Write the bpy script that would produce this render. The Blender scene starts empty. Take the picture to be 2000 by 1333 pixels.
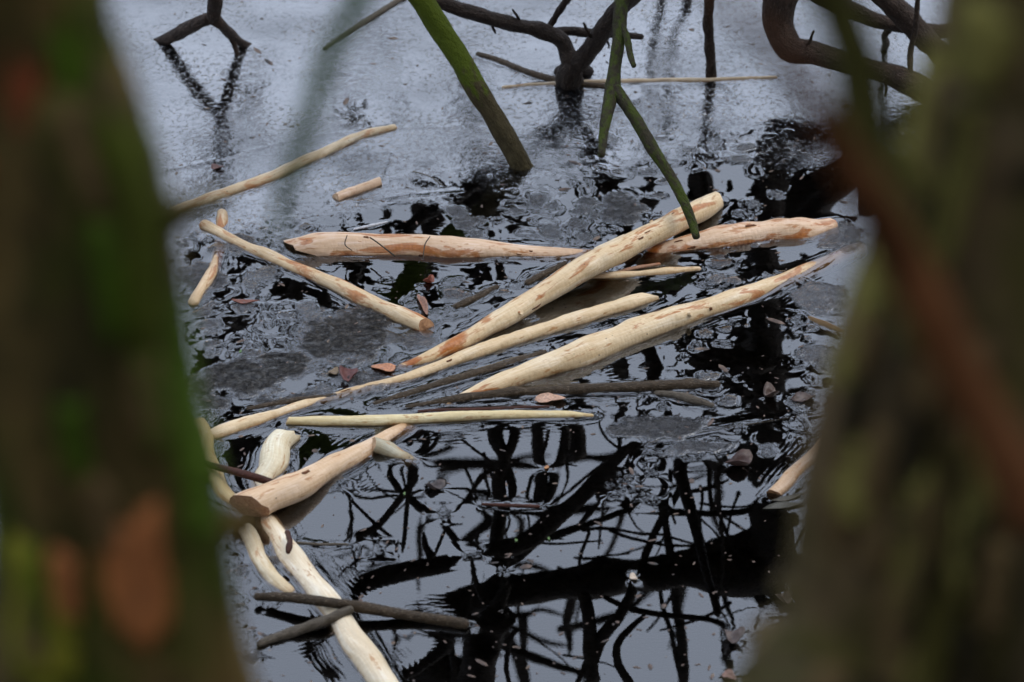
import bpy, math, random
import numpy as np
from mathutils import Vector

random.seed(7)
rng = np.random.default_rng(11)
scene = bpy.context.scene
COL = scene.collection
R = math.radians

# ------------------------------------------------------------------ camera, sky, sun, exposure
CAM_D, PITCH, LENS = 5.0, R(32.0), 105.0
CAM_H = CAM_D * math.sin(PITCH)
FPX = 2000.0 * LENS / 36.0
CAM = Vector((0.0, 0.0, CAM_H))
FWD = Vector((0, math.cos(PITCH), -math.sin(PITCH)))
RGT = Vector((1, 0, 0))
UPV = Vector((0, math.sin(PITCH), math.cos(PITCH)))
cd = bpy.data.cameras.new('camera')
cam = bpy.data.objects.new('camera', cd)
COL.objects.link(cam)
cam.location = CAM
cam.rotation_euler = (R(90) - PITCH, 0, 0)
cd.lens, cd.sensor_width, cd.sensor_fit = LENS, 36.0, 'HORIZONTAL'
cd.clip_start, cd.clip_end = 0.05, 2000
cd.dof.use_dof = True
cd.dof.focus_distance = 5.05
cd.dof.aperture_fstop = 5.6
scene.camera = cam

SUN_EL, SUN_AZ = R(58), R(75)          # azimuth from +Y towards +X
world = bpy.data.worlds.new('World')
scene.world = world
world.use_nodes = True
wn = world.node_tree
wn.nodes.clear()
sky = wn.nodes.new('ShaderNodeTexSky')
sky.sky_type = 'NISHITA'
sky.sun_disc = False
sky.sun_elevation = SUN_EL
sky.sun_rotation = SUN_AZ
sky.air_density, sky.dust_density, sky.ozone_density = 1.0, 1.0, 1.0
hs = wn.nodes.new('ShaderNodeHueSaturation')
hs.inputs['Saturation'].default_value = 0.6
bg = wn.nodes.new('ShaderNodeBackground')
bg.inputs['Strength'].default_value = 0.15
wo = wn.nodes.new('ShaderNodeOutputWorld')
wn.links.new(sky.outputs[0], hs.inputs['Color'])
veil = wn.nodes.new('ShaderNodeMix')          # the even grey of a closed cloud cover
veil.data_type = 'RGBA'
veil.inputs[0].default_value = 0.72
veil.inputs[7].default_value = (4.0, 4.5, 5.5, 1)
wn.links.new(hs.outputs[0], veil.inputs[6])
wn.links.new(veil.outputs[2], bg.inputs[0])
wn.links.new(bg.outputs[0], wo.inputs[0])
sl = bpy.data.lights.new('sun', 'SUN')
sl.energy, sl.angle, sl.color = 0.6, R(35), (1.0, 0.96, 0.9)
sun = bpy.data.objects.new('sun', sl)
COL.objects.link(sun)
sdir = Vector((math.sin(SUN_AZ) * math.cos(SUN_EL), math.cos(SUN_AZ) * math.cos(SUN_EL), math.sin(SUN_EL)))
sun.rotation_euler = sdir.to_track_quat('Z', 'Y').to_euler()
scene.view_settings.view_transform = 'Standard'
scene.view_settings.look = 'None'
scene.view_settings.exposure = 1.35
scene.view_settings.gamma = 1.0
scene.view_settings.use_curve_mapping = False
scene.render.engine = 'CYCLES'
scene.cycles.transparent_max_bounces = 16
scene.cycles.max_bounces = 8

# ------------------------------------------------------------------ geometry of the view
def ray(px, py):
    return FWD + RGT * ((px - 1000) / FPX) + UPV * ((666.5 - py) / FPX)

def at(px, py, z=0.0):                  # the point at height z seen at a pixel
    d = ray(px, py)
    return CAM + d * ((z - CAM.z) / d.z)

def mirrored(px, py, Y):                # the point at distance Y whose mirror image is seen at a pixel
    d = ray(px, py)
    p = CAM + d * (Y / d.y)
    return Vector((p.x, p.y, -p.z))

def deep(px, py, dist):                 # the point at a given depth from the camera
    return CAM + ray(px, py) * dist

def px_of(x, y, z=0.0):
    vx, vy, vz = x, y, z - CAM.z
    dep = vy * FWD.y + vz * FWD.z
    return 1000 + FPX * vx / dep, 666.5 - FPX * (vy * UPV.y + vz * UPV.z) / dep

def smooth(a, b, x):
    t = np.clip((x - a) / (b - a), 0, 1)
    return t * t * (3 - 2 * t)

# ------------------------------------------------------------------ materials
def N(nt, typ, ins=None, **props):
    n = nt.nodes.new(typ)
    for k, v in props.items():
        setattr(n, k, v)
    for k, v in (ins or {}).items():
        s = n.inputs[k]
        if isinstance(v, bpy.types.NodeSocket):
            nt.links.new(v, s)
        else:
            s.default_value = v
    return n

def ramp(nt, fac, stops, interp='LINEAR'):
    n = nt.nodes.new('ShaderNodeValToRGB')
    n.color_ramp.interpolation = interp
    els = n.color_ramp.elements
    while len(els) < len(stops):
        els.new(0.5)
    for e, (p, c) in zip(els, stops):
        e.position = p
        e.color = (c, c, c, 1) if not isinstance(c, tuple) else (*c, 1)
    nt.links.new(fac, n.inputs[0])
    return n.outputs[0]

def new_mat(name):
    m = bpy.data.materials.new(name)
    m.use_nodes = True
    nt = m.node_tree
    nt.nodes.clear()
    out = nt.nodes.new('ShaderNodeOutputMaterial')
    return m, nt, out

def noise(nt, vec, scale, detail=3.0, rough=0.55, dist=0.0):
    return N(nt, 'ShaderNodeTexNoise', {'Vector': vec, 'Scale': scale, 'Detail': detail, 'Roughness': rough, 'Distortion': dist}).outputs['Fac']

def rest_vec(nt, scale=(1, 1, 1), off=0.0):
    a = N(nt, 'ShaderNodeAttribute', attribute_name='rest')
    return N(nt, 'ShaderNodeMapping', {'Vector': a.outputs['Vector'], 'Scale': scale, 'Location': (off, off * .7, off * 1.3)}).outputs[0]

def mixc(nt, fac, a, b, mode='MIX'):
    n = nt.nodes.new('ShaderNodeMix')
    n.data_type = 'RGBA'
    n.blend_type = mode
    for s, v in ((n.inputs[0], fac), (n.inputs[6], a), (n.inputs[7], b)):
        if isinstance(v, bpy.types.NodeSocket):
            nt.links.new(v, s)
        elif isinstance(v, tuple):
            s.default_value = (*v, 1)
        else:
            s.default_value = v
    return n.outputs[2]

def math_(nt, op, a, b=0.0, clamp=False):
    n = nt.nodes.new('ShaderNodeMath')
    n.operation = op
    n.use_clamp = clamp
    for s, v in ((n.inputs[0], a), (n.inputs[1], b)):
        if isinstance(v, bpy.types.NodeSocket):
            nt.links.new(v, s)
        else:
            s.default_value = v
    return n.outputs[0]

def peeled(seed, base=(0.78, 0.58, 0.36), stain=0.62, strength=0.85):
    """wet wood with its bark gnawed off: cream, with rust stains, grain and specks"""
    m, nt, out = new_mat('peeled_wood')
    v = rest_vec(nt, (1, 1, 1), seed * 3.17)
    vl = rest_vec(nt, (1, 1, .22), seed * 2.11)
    vg = rest_vec(nt, (1, 1, .05), seed * 1.3)
    broad = noise(nt, vl, 26, 3)
    c = mixc(nt, ramp(nt, broad, [(.3, 0), (.7, 1)]), tuple(x * y for x, y in zip(base, (.82, .74, .64))), base)
    pale = noise(nt, vl, 60, 3)
    c = mixc(nt, ramp(nt, pale, [(.52, 0), (.66, .6)]), c, (min(base[0] * 1.1, .88), base[1] * 1.18, base[2] * 1.35))
    grain = noise(nt, vg, 420, 3)
    c = mixc(nt, ramp(nt, grain, [(.35, .45), (.6, 0)]), c, tuple(x * y for x, y in zip(base, (.72, .58, .42))))
    stain -= .045
    s1 = noise(nt, vl, 38, 5, .62, .6)
    sm = ramp(nt, s1, [(stain, 0), (stain + .03, strength * .8), (stain + .1, min(1, strength * 1.15))])
    sc = mixc(nt, noise(nt, v, 190, 3), (.50, .16, .018), (.20, .05, .008))
    c = mixc(nt, sm, c, sc)
    s2 = noise(nt, vl, 95, 4, .6, .3)
    c = mixc(nt, ramp(nt, s2, [(.61, 0), (.66, .7)]), c, (.36, .15, .035))
    vo = N(nt, 'ShaderNodeTexVoronoi', {'Vector': v, 'Scale': 70.0, 'Randomness': 1.0})
    rnd = N(nt, 'ShaderNodeSeparateColor', {'Color': vo.outputs['Color']}).outputs[0]
    dot = math_(nt, 'MULTIPLY', ramp(nt, vo.outputs['Distance'], [(.06, 1), (.13, 0)]), ramp(nt, rnd, [(.87, 0), (.89, .8)]))
    c = mixc(nt, dot, c, (.045, .03, .022))
    # wet, darker wood just above the waterline
    z = N(nt, 'ShaderNodeSeparateXYZ', {'Vector': N(nt, 'ShaderNodeNewGeometry').outputs['Position']}).outputs[2]
    zz = math_(nt, 'ADD', z, math_(nt, 'MULTIPLY', math_(nt, 'SUBTRACT', noise(nt, v, 80, 3), .5), .012))
    wet = N(nt, 'ShaderNodeMapRange', {'Value': zz, 'From Min': .001, 'From Max': .008, 'To Min': .75, 'To Max': 0.0}).outputs[0]
    c = mixc(nt, wet, c, (.50, .36, .22), 'MULTIPLY')
    # tooth marks across the grain
    tm = N(nt, 'ShaderNodeTexVoronoi', {'Vector': rest_vec(nt, (1, 1, 1.9), seed), 'Scale': 95.0, 'Randomness': 1.0}, feature='SMOOTH_F1').outputs['Distance']
    gr2 = noise(nt, vl, 30, 4)
    c = mixc(nt, ramp(nt, gr2, [(.30, .55), (.42, 0)]), c, tuple(x * y for x, y in zip(base, (.66, .60, .54))))
    h = math_(nt, 'ADD', math_(nt, 'ADD', math_(nt, 'MULTIPLY', grain, .5), math_(nt, 'MULTIPLY', noise(nt, v, 260, 3), .5)), math_(nt, 'MULTIPLY', tm, .9))
    bmp = N(nt, 'ShaderNodeBump', {'Height': h, 'Strength': .6, 'Distance': .0016}).outputs[0]
    b = N(nt, 'ShaderNodeBsdfPrincipled', {'Base Color': c, 'Roughness': ramp(nt, broad, [(.35, .30), (.65, .5)]), 'Normal': bmp, 'IOR': 1.4})
    nt.links.new(b.outputs[0], out.inputs[0])
    return m

def bark(name, c1, c2, c3, scale=60, thr=.55, rough=.6, moss=None, moss_thr=.5, moss_top=None, bump=.003, seed=0.0, spec=.15):
    m, nt, out = new_mat(name)
    v = rest_vec(nt, (1, 1, .5), seed)
    n1 = noise(nt, v, scale, 5, .65, .3)
    c = mixc(nt, ramp(nt, n1, [(.35, 0), (.65, 1)]), c1, c2)
    n2 = noise(nt, v, scale * 2.7, 4, .6)
    c = mixc(nt, ramp(nt, n2, [(thr, 0), (thr + .1, .8)]), c, c3)
    if moss:
        n3 = noise(nt, v, scale * .55, 5, .7)
        if moss_top:                     # moss thins out towards the foot of the branch
            a = N(nt, 'ShaderNodeAttribute', attribute_name='rest')
            z = N(nt, 'ShaderNodeSeparateXYZ', {'Vector': a.outputs['Vector']}).outputs[2]
            g = N(nt, 'ShaderNodeMapRange', {'Value': z, 'From Min': moss_top[0], 'From Max': moss_top[1], 'To Min': -.28, 'To Max': .22}).outputs[0]
            n3 = math_(nt, 'ADD', n3, g)
        mm = ramp(nt, n3, [(moss_thr - .05, 0), (moss_thr + .07, 1)])
        mc = mixc(nt, noise(nt, v, scale * 5, 3), moss, tuple(x * .45 for x in moss))
        c = mixc(nt, mm, c, mc)
        crack = noise(nt, rest_vec(nt, (1, 1, .25), seed + 4), scale * 1.6, 4, .6)
        c = mixc(nt, ramp(nt, crack, [(.68, 0), (.72, .9)]), c, (.012, .009, .006))
    h = math_(nt, 'ADD', n1, math_(nt, 'MULTIPLY', n2, .6))
    bmp = N(nt, 'ShaderNodeBump', {'Height': h, 'Strength': .9, 'Distance': bump}).outputs[0]
    b = N(nt, 'ShaderNodeBsdfPrincipled', {'Base Color': c, 'Roughness': rough, 'Normal': bmp, 'Specular IOR Level': spec})
    nt.links.new(b.outputs[0], out.inputs[0])
    return m

def plain(name, col, col2=None, rough=.5, scale=300, coord='Object'):
    m, nt, out = new_mat(name)
    tc = N(nt, 'ShaderNodeTexCoord').outputs[coord]
    c = mixc(nt, ramp(nt, noise(nt, tc, scale, 4), [(.35, 0), (.65, 1)]), col, col2 or tuple(x * .55 for x in col))
    bmp = N(nt, 'ShaderNodeBump', {'Height': noise(nt, tc, scale * 2, 3), 'Strength': .5, 'Distance': .001}).outputs[0]
    b = N(nt, 'ShaderNodeBsdfPrincipled', {'Base Color': c, 'Roughness': rough, 'Normal': bmp})
    nt.links.new(b.outputs[0], out.inputs[0])
    return m

# ------------------------------------------------------------------ mesh helpers
def catmull(P, n):
    P = np.asarray(P, float)
    if len(P) < 3:
        t = np.linspace(0, 1, n)[:, None]
        return P[0] * (1 - t) + P[-1] * t
    ext = np.vstack([2 * P[0] - P[1], P, 2 * P[-1] - P[-2]])
    u = np.linspace(0, len(P) - 1 - 1e-6, n)
    i = u.astype(int)
    t = (u - i)[:, None]
    p0, p1, p2, p3 = ext[i], ext[i + 1], ext[i + 2], ext[i + 3]
    return .5 * (2 * p1 + (p2 - p0) * t + (2 * p0 - 5 * p1 + 4 * p2 - p3) * t ** 2 + (3 * p1 - p0 - 3 * p2 + p3) * t ** 3)

class Line:
    """a smooth centre line with a radius, frames and length"""
    def __init__(self, pts, rad, jit=0.0):
        pts = np.asarray([tuple(p) for p in pts], float)
        rad = np.asarray(rad, float)
        m = max(60, len(pts) * 16)
        c = catmull(pts, m)
        self.r = np.clip(catmull(rad[:, None], m)[:, 0], rad.min() * .5, None)
        if jit:
            gj = np.random.default_rng(int(abs(c[0, 0] * 7919 + c[-1, 1] * 1237) * 100))
            tt = np.linspace(0, 1, m)
            Lr = np.linalg.norm(c[-1] - c[0])
            for k in range(7):
                f = gj.uniform(.6, 3.5) * max(1, Lr / .12) ** .7
                dirv = np.array([gj.normal(), gj.normal() * 1.2, gj.normal() * .35])
                c = c + np.sin(tt * f * 6.28 / 2 + gj.uniform(0, 6.28))[:, None] * dirv * (jit * self.r.mean() / (1 + .25 * f))
                self.r = self.r * (1 + gj.normal() * .020 * np.sin(tt * f * 4 + gj.uniform(0, 6.28)))
        self.c = c
        seg = np.linalg.norm(np.diff(c, axis=0), axis=1)
        self.s = np.concatenate([[0], np.cumsum(seg)])
        self.L = self.s[-1]
        t = np.gradient(c, axis=0)
        t /= np.linalg.norm(t, axis=1)[:, None] + 1e-12
        self.t = t
        nrm = np.zeros_like(c)
        ref = np.array([0, 0, 1.0])
        if abs(t[0] @ ref) > .9:
            ref = np.array([0, -1.0, 0])
        v = ref - t[0] * (t[0] @ ref)
        nrm[0] = v / np.linalg.norm(v)
        for k in range(1, m):
            v = nrm[k - 1] - t[k] * (nrm[k - 1] @ t[k])
            nrm[k] = v / np.linalg.norm(v)
        self.n = nrm
        self.b = np.cross(t, nrm)

    def ev(self, s):
        f = lambda a: np.stack([np.interp(s, self.s, a[:, k]) for k in range(3)], -1)
        return f(self.c), f(self.n), f(self.b), f(self.t), np.interp(s, self.s, self.r)

def wob(s, th, r, seed, amp):
    g = np.random.default_rng(seed)
    out = np.zeros_like(s)
    for k in range(9):
        m = int(g.integers(0, 5))
        w = g.uniform(.15, 1.3) / r
        out += np.sin(w * s + m * th + g.uniform(0, 6.28)) * g.normal() * (0.6 if k < 5 else .35)
    for k in range(10):
        m = int(g.integers(1, 8))
        w = g.uniform(1.2, 3.2) / r
        out += np.sin(w * s + m * th + g.uniform(0, 6.28)) * g.normal() * .22
    return 1 + amp * out / 2.2

def tube(line, seg=14, step=None, a='round', b='round', amp=.035, seed=1, knots=(), cut_a=(1.0, 0.0), cut_b=(1.0, 0.0)):
    """mesh arrays of a branch: ends 'round', 'flat' or 'cut' (slanted: cut=(slope, angle))"""
    rm = line.r.mean()
    step = step or max(rm * .35, .0028)
    n = int(min(max(line.L / step, 6), 260))
    t = np.linspace(0, 1, n)
    if a == 'round':
        t = np.sort(np.concatenate([t, t[1] * np.array([.06, .2, .45])]))
    if b == 'round':
        t = np.sort(np.concatenate([t, 1 - t[1] * np.array([.06, .2, .45])]))
    n = len(t)
    th = np.arange(seg) * 2 * np.pi / seg
    T, TH = np.meshgrid(t, th, indexing='ij')
    r0, r1 = line.r[0], line.r[-1]
    ja = np.random.default_rng(seed + 5).normal(size=seg) * .12
    sa = cut_a[0] * r0 * (1 + np.cos(TH - cut_a[1]) + ja) if a == 'cut' else np.zeros_like(T)
    sb = line.L - cut_b[0] * r1 * (1 + np.cos(TH - cut_b[1]) + ja[::-1]) if b == 'cut' else np.full_like(T, line.L)
    S = np.clip(sa + T * (sb - sa), 0, line.L)
    C, Nn, B, Tg, RR = line.ev(S)
    k = np.ones_like(S)
    if a == 'round':
        k *= np.sqrt(np.clip(1 - (1 - np.clip(S / (r0 * .9), 0, 1)) ** 2, .02, 1))
    if b == 'round':
        k *= np.sqrt(np.clip(1 - (1 - np.clip((line.L - S) / (r1 * .9), 0, 1)) ** 2, .02, 1))
    w = wob(S, TH, rm, seed, amp)
    for (kt, ka, kr, kh) in knots:
        da = np.abs((TH - ka + np.pi) % (2 * np.pi) - np.pi) * RR
        w += kh * np.exp(-((S - kt * line.L) ** 2 + da ** 2) / kr ** 2)
    rr = RR * k * w
    co = C + (Nn * np.cos(TH)[..., None] + B * np.sin(TH)[..., None]) * rr[..., None]
    rest = np.stack([np.cos(TH) * rr, np.sin(TH) * rr, S], -1)
    idx = np.arange(n * seg).reshape(n, seg)
    q = np.stack([idx[:-1], idx[1:], np.roll(idx[1:], -1, 1), np.roll(idx[:-1], -1, 1)], -1).reshape(-1, 4)
    return co.reshape(-1, 3), rest.reshape(-1, 3), q[:, ::-1], idx

def cap(co, rest, ring, seed, r, dish=.12):
    """rings closing an end, with uneven tooth marks"""
    g = np.random.default_rng(seed)
    P, Q = co[ring], rest[ring]
    c, cq = P.mean(0), Q.mean(0)
    e1, e2 = P[1] - c, P[len(P) // 3] - c
    nn = np.cross(e1, e2)
    nn /= np.linalg.norm(nn) + 1e-12
    V, W, F = [P], [Q], []
    m = len(ring)
    ang = np.arange(m) * 2 * np.pi / m
    for f in (.97, .7, .4, .15):
        d = g.normal(size=(m, 1)) * dish * .35 * r + np.sin(ang * 3 + g.uniform(0, 6))[:, None] * dish * .5 * r * f
        V.append(c + (P - c) * f + nn * d * (0.15 if f > .9 else 1))
        W.append(cq + (Q - cq) * f)
    V.append(c[None]); W.append(cq[None])
    for k in range(4):
        for j in range(m):
            j2 = (j + 1) % m
            F.append((k * m + j, k * m + j2, (k + 1) * m + j2, (k + 1) * m + j))
    for j in range(m):
        F.append((4 * m + j, 4 * m + (j + 1) % m, 5 * m))
    return np.vstack(V), np.vstack(W), F

def make(name, co, faces, mat, rest=None, parent=None, origin=None, sm=True):
    co = np.asarray(co, float)
    if origin is None:
        origin = Vector(parent['_o']) if parent is not None and '_o' in parent else Vector(co.mean(0))
    me = bpy.data.meshes.new(name)
    me.from_pydata((co - np.array(origin)).tolist(), [], [tuple(int(i) for i in f) for f in faces])
    if rest is not None:
        at_ = me.attributes.new('rest', 'FLOAT_VECTOR', 'POINT')
        at_.data.foreach_set('vector', np.asarray(rest, np.float32).ravel())
    if sm:
        me.polygons.foreach_set('use_smooth', [True] * len(me.polygons))
    me.materials.append(mat)
    me.update()
    o = bpy.data.objects.new(name, me)
    COL.objects.link(o)
    if parent is None:
        o.location = origin
        o['_o'] = tuple(origin)
    else:
        o.parent = parent
        o['_o'] = tuple(origin)
    return o

def tag(o, label, cat, group=None):
    o['label'], o['category'] = label, cat
    if group:
        o['group'] = group
    return o

def kind(o, k):
    o['kind'] = k
    return o

def branch(name, pts, rad, mat, parent=None, seg=10, seed=1, amp=.05, a='round', b='round', knots=(), jit=.13, **kw):
    ln = Line(pts, rad, jit)
    co, rest, q, idx = tube(ln, seg=seg, seed=seed, amp=amp, a=a, b=b, knots=knots, **kw)
    co, rest, F = list(co), list(rest), [tuple(f) for f in q]
    co, rest = np.array(co), np.array(rest)
    for ring, rr in ((idx[0][::-1], ln.r[0]), (idx[-1], ln.r[-1])):
        V, W, f = cap(co, rest, ring, seed + 3, rr * .5)
        m = len(ring)
        base = len(co)
        mp = list(ring) + list(range(base, base + len(V) - m))
        co = np.vstack([co, V[m:]]); rest = np.vstack([rest, W[m:]])
        F += [tuple(mp[i] for i in x) for x in f]
    return make(name, co, F, mat, rest, parent)

FLOATS = []       # (centre xyz, radius) samples of what floats, for the meniscus of the water

def float_line(ln):
    n = int(ln.L / .006) + 2
    C, _, _, _, r = ln.ev(np.linspace(0, ln.L, n))
    for k, (c, rr) in enumerate(zip(C, r)):
        e = min(1.0, min(k, n - 1 - k) * .006 / .05)
        FLOATS.append((c[0], c[1], c[2], rr, (.45 + .55 * e) * min(1, .35 + ln.L / .35)))

def image_line(pts, lift=0.0, jit=.085):
    """(px, py, width px, centre height in radii) -> Line"""
    P, rad = [], []
    for px, py, w, zf in pts:
        d = (at(px, py) - CAM).dot(FWD)
        r = .5 * w * d / FPX
        if zf < .6:
            zf -= .16
        P.append(at(px, py, zf * r + lift)); rad.append(r)
    return Line(P, rad, jit)

# ------------------------------------------------------------------ ground (banks and pond bed)
def build_ground():
    xs = np.array([-400, -120, -50, -25, -15, -12, -10, -8, -6, -4, -3, -2, -1, 0, 1, 2, 3, 4, 6, 8, 10, 12, 15, 25, 50, 120, 400], float)
    ys = np.array([-400, -100, -40, -15, -6, -3, -1, 0, .5, 1, 1.5, 2, 2.5, 2.9, 3.3, 4, 6, 8, 11, 14, 15, 16, 17, 18, 20, 25, 40, 100, 400], float)
    X, Y = np.meshgrid(xs, ys)
    near = np.clip((2.9 - Y) * .36, -.5, 1.05)
    far = np.clip((Y - 16) * .35, -.5, 1.2)
    side = np.clip((np.abs(X) - 11) * .35, -.5, 1.2)
    Z = np.maximum(np.maximum(near, far), side) + np.sin(X * 1.7 + Y) * .03 * (np.abs(Y) < 40)
    V = np.stack([X, Y, Z], -1).reshape(-1, 3)
    h, w = X.shape
    i = np.arange(h * w).reshape(h, w)
    F = np.stack([i[:-1, :-1], i[:-1, 1:], i[1:, 1:], i[1:, :-1]], -1).reshape(-1, 4)
    m, nt, out = new_mat('leaf_litter')
    tc = N(nt, 'ShaderNodeTexCoord').outputs['Object']
    c = mixc(nt, ramp(nt, noise(nt, tc, 9, 6, .7), [(.35, 0), (.65, 1)]), (.03, .022, .014), (.085, .05, .025))
    c = mixc(nt, ramp(nt, noise(nt, tc, 1.3, 5, .7), [(.5, 0), (.6, .7)]), c, (.03, .045, .012))
    b = N(nt, 'ShaderNodeBsdfPrincipled', {'Base Color': c, 'Roughness': .9, 'Normal': N(nt, 'ShaderNodeBump', {'Height': noise(nt, tc, 30, 5), 'Distance': .03}).outputs[0]})
    nt.links.new(b.outputs[0], out.inputs[0])
    kind(make('ground', V, F, m, origin=Vector((0, 0, 0))), 'structure')
build_ground()

# ------------------------------------------------------------------ peeled sticks
CREAM, PINK, YEL, PALE = (.73, .58, .37), (.72, .53, .37), (.74, .64, .38), (.75, .64, .45)
cut_mat = plain('gnawed_end', (.40, .21, .09), (.26, .12, .05), .55, 220)
pale_cut = plain('fresh_gnawed_end', (.50, .35, .21), (.36, .21, .11), .5, 260)
knot_mat = plain('knot', (.10, .045, .02), (.04, .018, .01), .6, 500)
_sid = [0]

def stick(name, label, pts, base=CREAM, stain=.62, strength=.85, a='round', b='round', ca=(1., 0.), cb=(1., 0.), amp=.06,
          knots=(), cutm=None, group='peeled sticks floating in the pond', cat='stick', mat=None, seg=18, lift=0.0, menisc=True, jit=.085):
    _sid[0] += 1
    sd = _sid[0] * 13
    ln = image_line(pts, lift, jit)
    co, rest, q, idx = tube(ln, seg=seg, seed=sd, amp=amp, a=a, b=b, knots=knots, cut_a=ca, cut_b=cb)
    F = [tuple(f) for f in q]
    ends = []
    for end, ring, rr in ((a, idx[0][::-1], ln.r[0]), (b, idx[-1], ln.r[-1])):
        V, W, f = cap(co, rest, ring, sd + len(ends), rr, .16 if end == 'cut' else .08)
        if end == 'cut':
            ends.append((V, W, f))
        else:
            m = len(ring)
            base_i = len(co)
            mp = list(ring) + list(range(base_i, base_i + len(V) - m))
            co = np.vstack([co, V[m:]]); rest = np.vstack([rest, W[m:]])
            F += [tuple(mp[i] for i in x) for x in f]
    o = make(name, co, F, mat or peeled(_sid[0], base, stain, strength), rest)
    for V, W, f in ends:
        make('gnawed_end', V, f, cutm or cut_mat, W, o)
    tag(o, label, cat, group)
    if menisc:
        float_line(ln)
    return o, ln

def knot(parent, ln, t, ang, r):
    """a small sunken branch scar with a raised ring"""
    s = np.array([t * ln.L])
    C, n, b, tg, rr = [x[0] for x in ln.ev(s)]
    d = n * math.cos(ang) + b * math.sin(ang)
    e = np.cross(d, tg)
    V, F, m = [], [], 10
    for k, (f, hgt) in enumerate(((1.25, -.02), (.95, .05), (.6, .055), (.25, .02))):
        for j in range(m):
            a = j * 2 * math.pi / m
            q = tg * math.cos(a) * r * f * 1.2 + e * math.sin(a) * r * f
            V.append(C + d * (rr * (1.0 + hgt)) + q * (1 + .1 * math.sin(3 * a)) - d * ((q @ e) ** 2 / (2 * rr)))
    V.append(C + d * rr)
    for k in range(3):
        for j in range(m):
            F.append((k * m + j, k * m + (j + 1) % m, (k + 1) * m + (j + 1) % m, (k + 1) * m + j))
    for j in range(m):
        F.append((3 * m + j, 3 * m + (j + 1) % m, 4 * m))
    make('knot', V, F, knot_mat, None, parent)

def stub(parent, ln, t, ang, length, r, mat=None):
    C, n, b, tg, rr = [x[0] for x in ln.ev(np.array([t * ln.L]))]
    d = n * math.cos(ang) + b * math.sin(ang)
    p0 = Vector(C + d * rr * .5)
    p1 = Vector(C + d * (rr + length) + tg * length * .6)
    branch('twig_stub', [p0, p0.lerp(p1, .6), p1], [r * 1.35, r, r * .85], mat or parent.data.materials[0], parent, seg=9, seed=int(t * 997), amp=.08, a='flat', b='flat')

UP = 0.0   # tube angle 0 is the upward side of a lying stick
# big log under the crossing stick
big, bl = stick('peeled_log', 'thick pinkish peeled log lying level with a chewed slanting left end',
    [(556, 489, 40, -.55), (620, 488, 66, .05), (700, 487, 66, .1), (800, 487, 60, .1), (900, 492, 54, .05), (1000, 499, 46, -.1), (1100, 505, 40, -.45), (1200, 508, 40, -1.25)],
    PINK, .60, .8, a='cut', ca=(2.2, 2.6), amp=.05, cutm=pale_cut, knots=[(.5, .4, .02, .1)])
lg2, l2 = stick('peeled_log', 'thick peeled log with long rust red streaks, under the hanging green twig tip',
    [(1195, 520, 40, -1.4), (1260, 508, 46, -.75), (1320, 492, 50, -.2), (1400, 474, 56, .05), (1500, 460, 60, .1), (1580, 453, 58, 0), (1640, 449, 50, -.5)],
    PINK, .555, .9, b='round', amp=.05)
stG, lG = stick('peeled_stick', 'long cream peeled stick lying diagonally across the top of the thick logs',
    [(775, 722, 12, -.9), (800, 715, 26, -.2), (850, 695, 30, .25), (905, 668, 34, .5), (980, 624, 40, .7), (1060, 574, 44, .9), (1150, 519, 47, 1.5), (1240, 474, 47, 1.6), (1330, 430, 45, 1.3), (1375, 406, 42, .8), (1410, 388, 38, .4)],
    CREAM, .585, .85, a='round', b='cut', cb=(.8, 1.2), cutm=pale_cut, knots=[(.52, 1.1, .016, .25), (.56, .6, .012, .15)])
knot(stG, lG, .535, 1.0, .006)
stub(stG, lG, .30, 1.2, .004, .004)
stub(stG, lG, .74, -.9, .003, .004)
stI, lI = stick('peeled_stick', 'longest slim peeled stick with an orange slanted tip, dipping under water midway',
    [(402, 857, 30, 0), (440, 843, 33, .2), (490, 826, 30, .2), (545, 809, 25, .1), (600, 793, 22, -.15), (650, 779, 21, -.4), (720, 760, 23, -.4), (800, 738, 25, 0), (900, 701, 29, .3), (1000, 666, 30, .4), (1100, 634, 32, .45), (1200, 602, 31, .45), (1250, 587, 29, .4), (1285, 578, 24, .3)],
    CREAM, .64, .6, b='cut', cb=(1.6, -1.2))
stJ, lJ = stick('peeled_stick', 'stout cream peeled stick with one dark knot, right of centre',
    [(868, 792, 10, -.6), (920, 772, 30, .0), (1000, 745, 45, .3), (1100, 706, 54, .4), (1200, 667, 57, .45), (1300, 630, 54, .4), (1400, 598, 46, .25), (1480, 570, 40, .05), (1560, 540, 36, -.5), (1650, 503, 34, -1.0), (1690, 488, 30, -1.5)],
    CREAM, .61, .8, a='round', knots=[(.5, .75, .014, .16)])
knot(stJ, lJ, .475, -.85, .0075)
stub(stJ, lJ, .52, .9, .004, .005)
stick('peeled_stick', 'thin peeled stick between the thick log and the orange tipped stick',
    [(1120, 547, 12, -.3), (1180, 542, 17, .2), (1260, 535, 18, .3), (1330, 529, 16, .2), (1368, 526, 10, 0)], CREAM, .66, .5)
stick('peeled_stick', 'straight yellowish peeled stick lying level below the dark bark stick',
    [(556, 823, 20, .4), (640, 824, 22, .5), (760, 822, 23, .5), (900, 815, 23, .5), (1020, 811, 21, .4), (1110, 812, 17, .2), (1160, 814, 8, .0)], YEL, .74, .4, a='cut', ca=(.5, 0), amp=.03, cutm=pale_cut)
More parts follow.
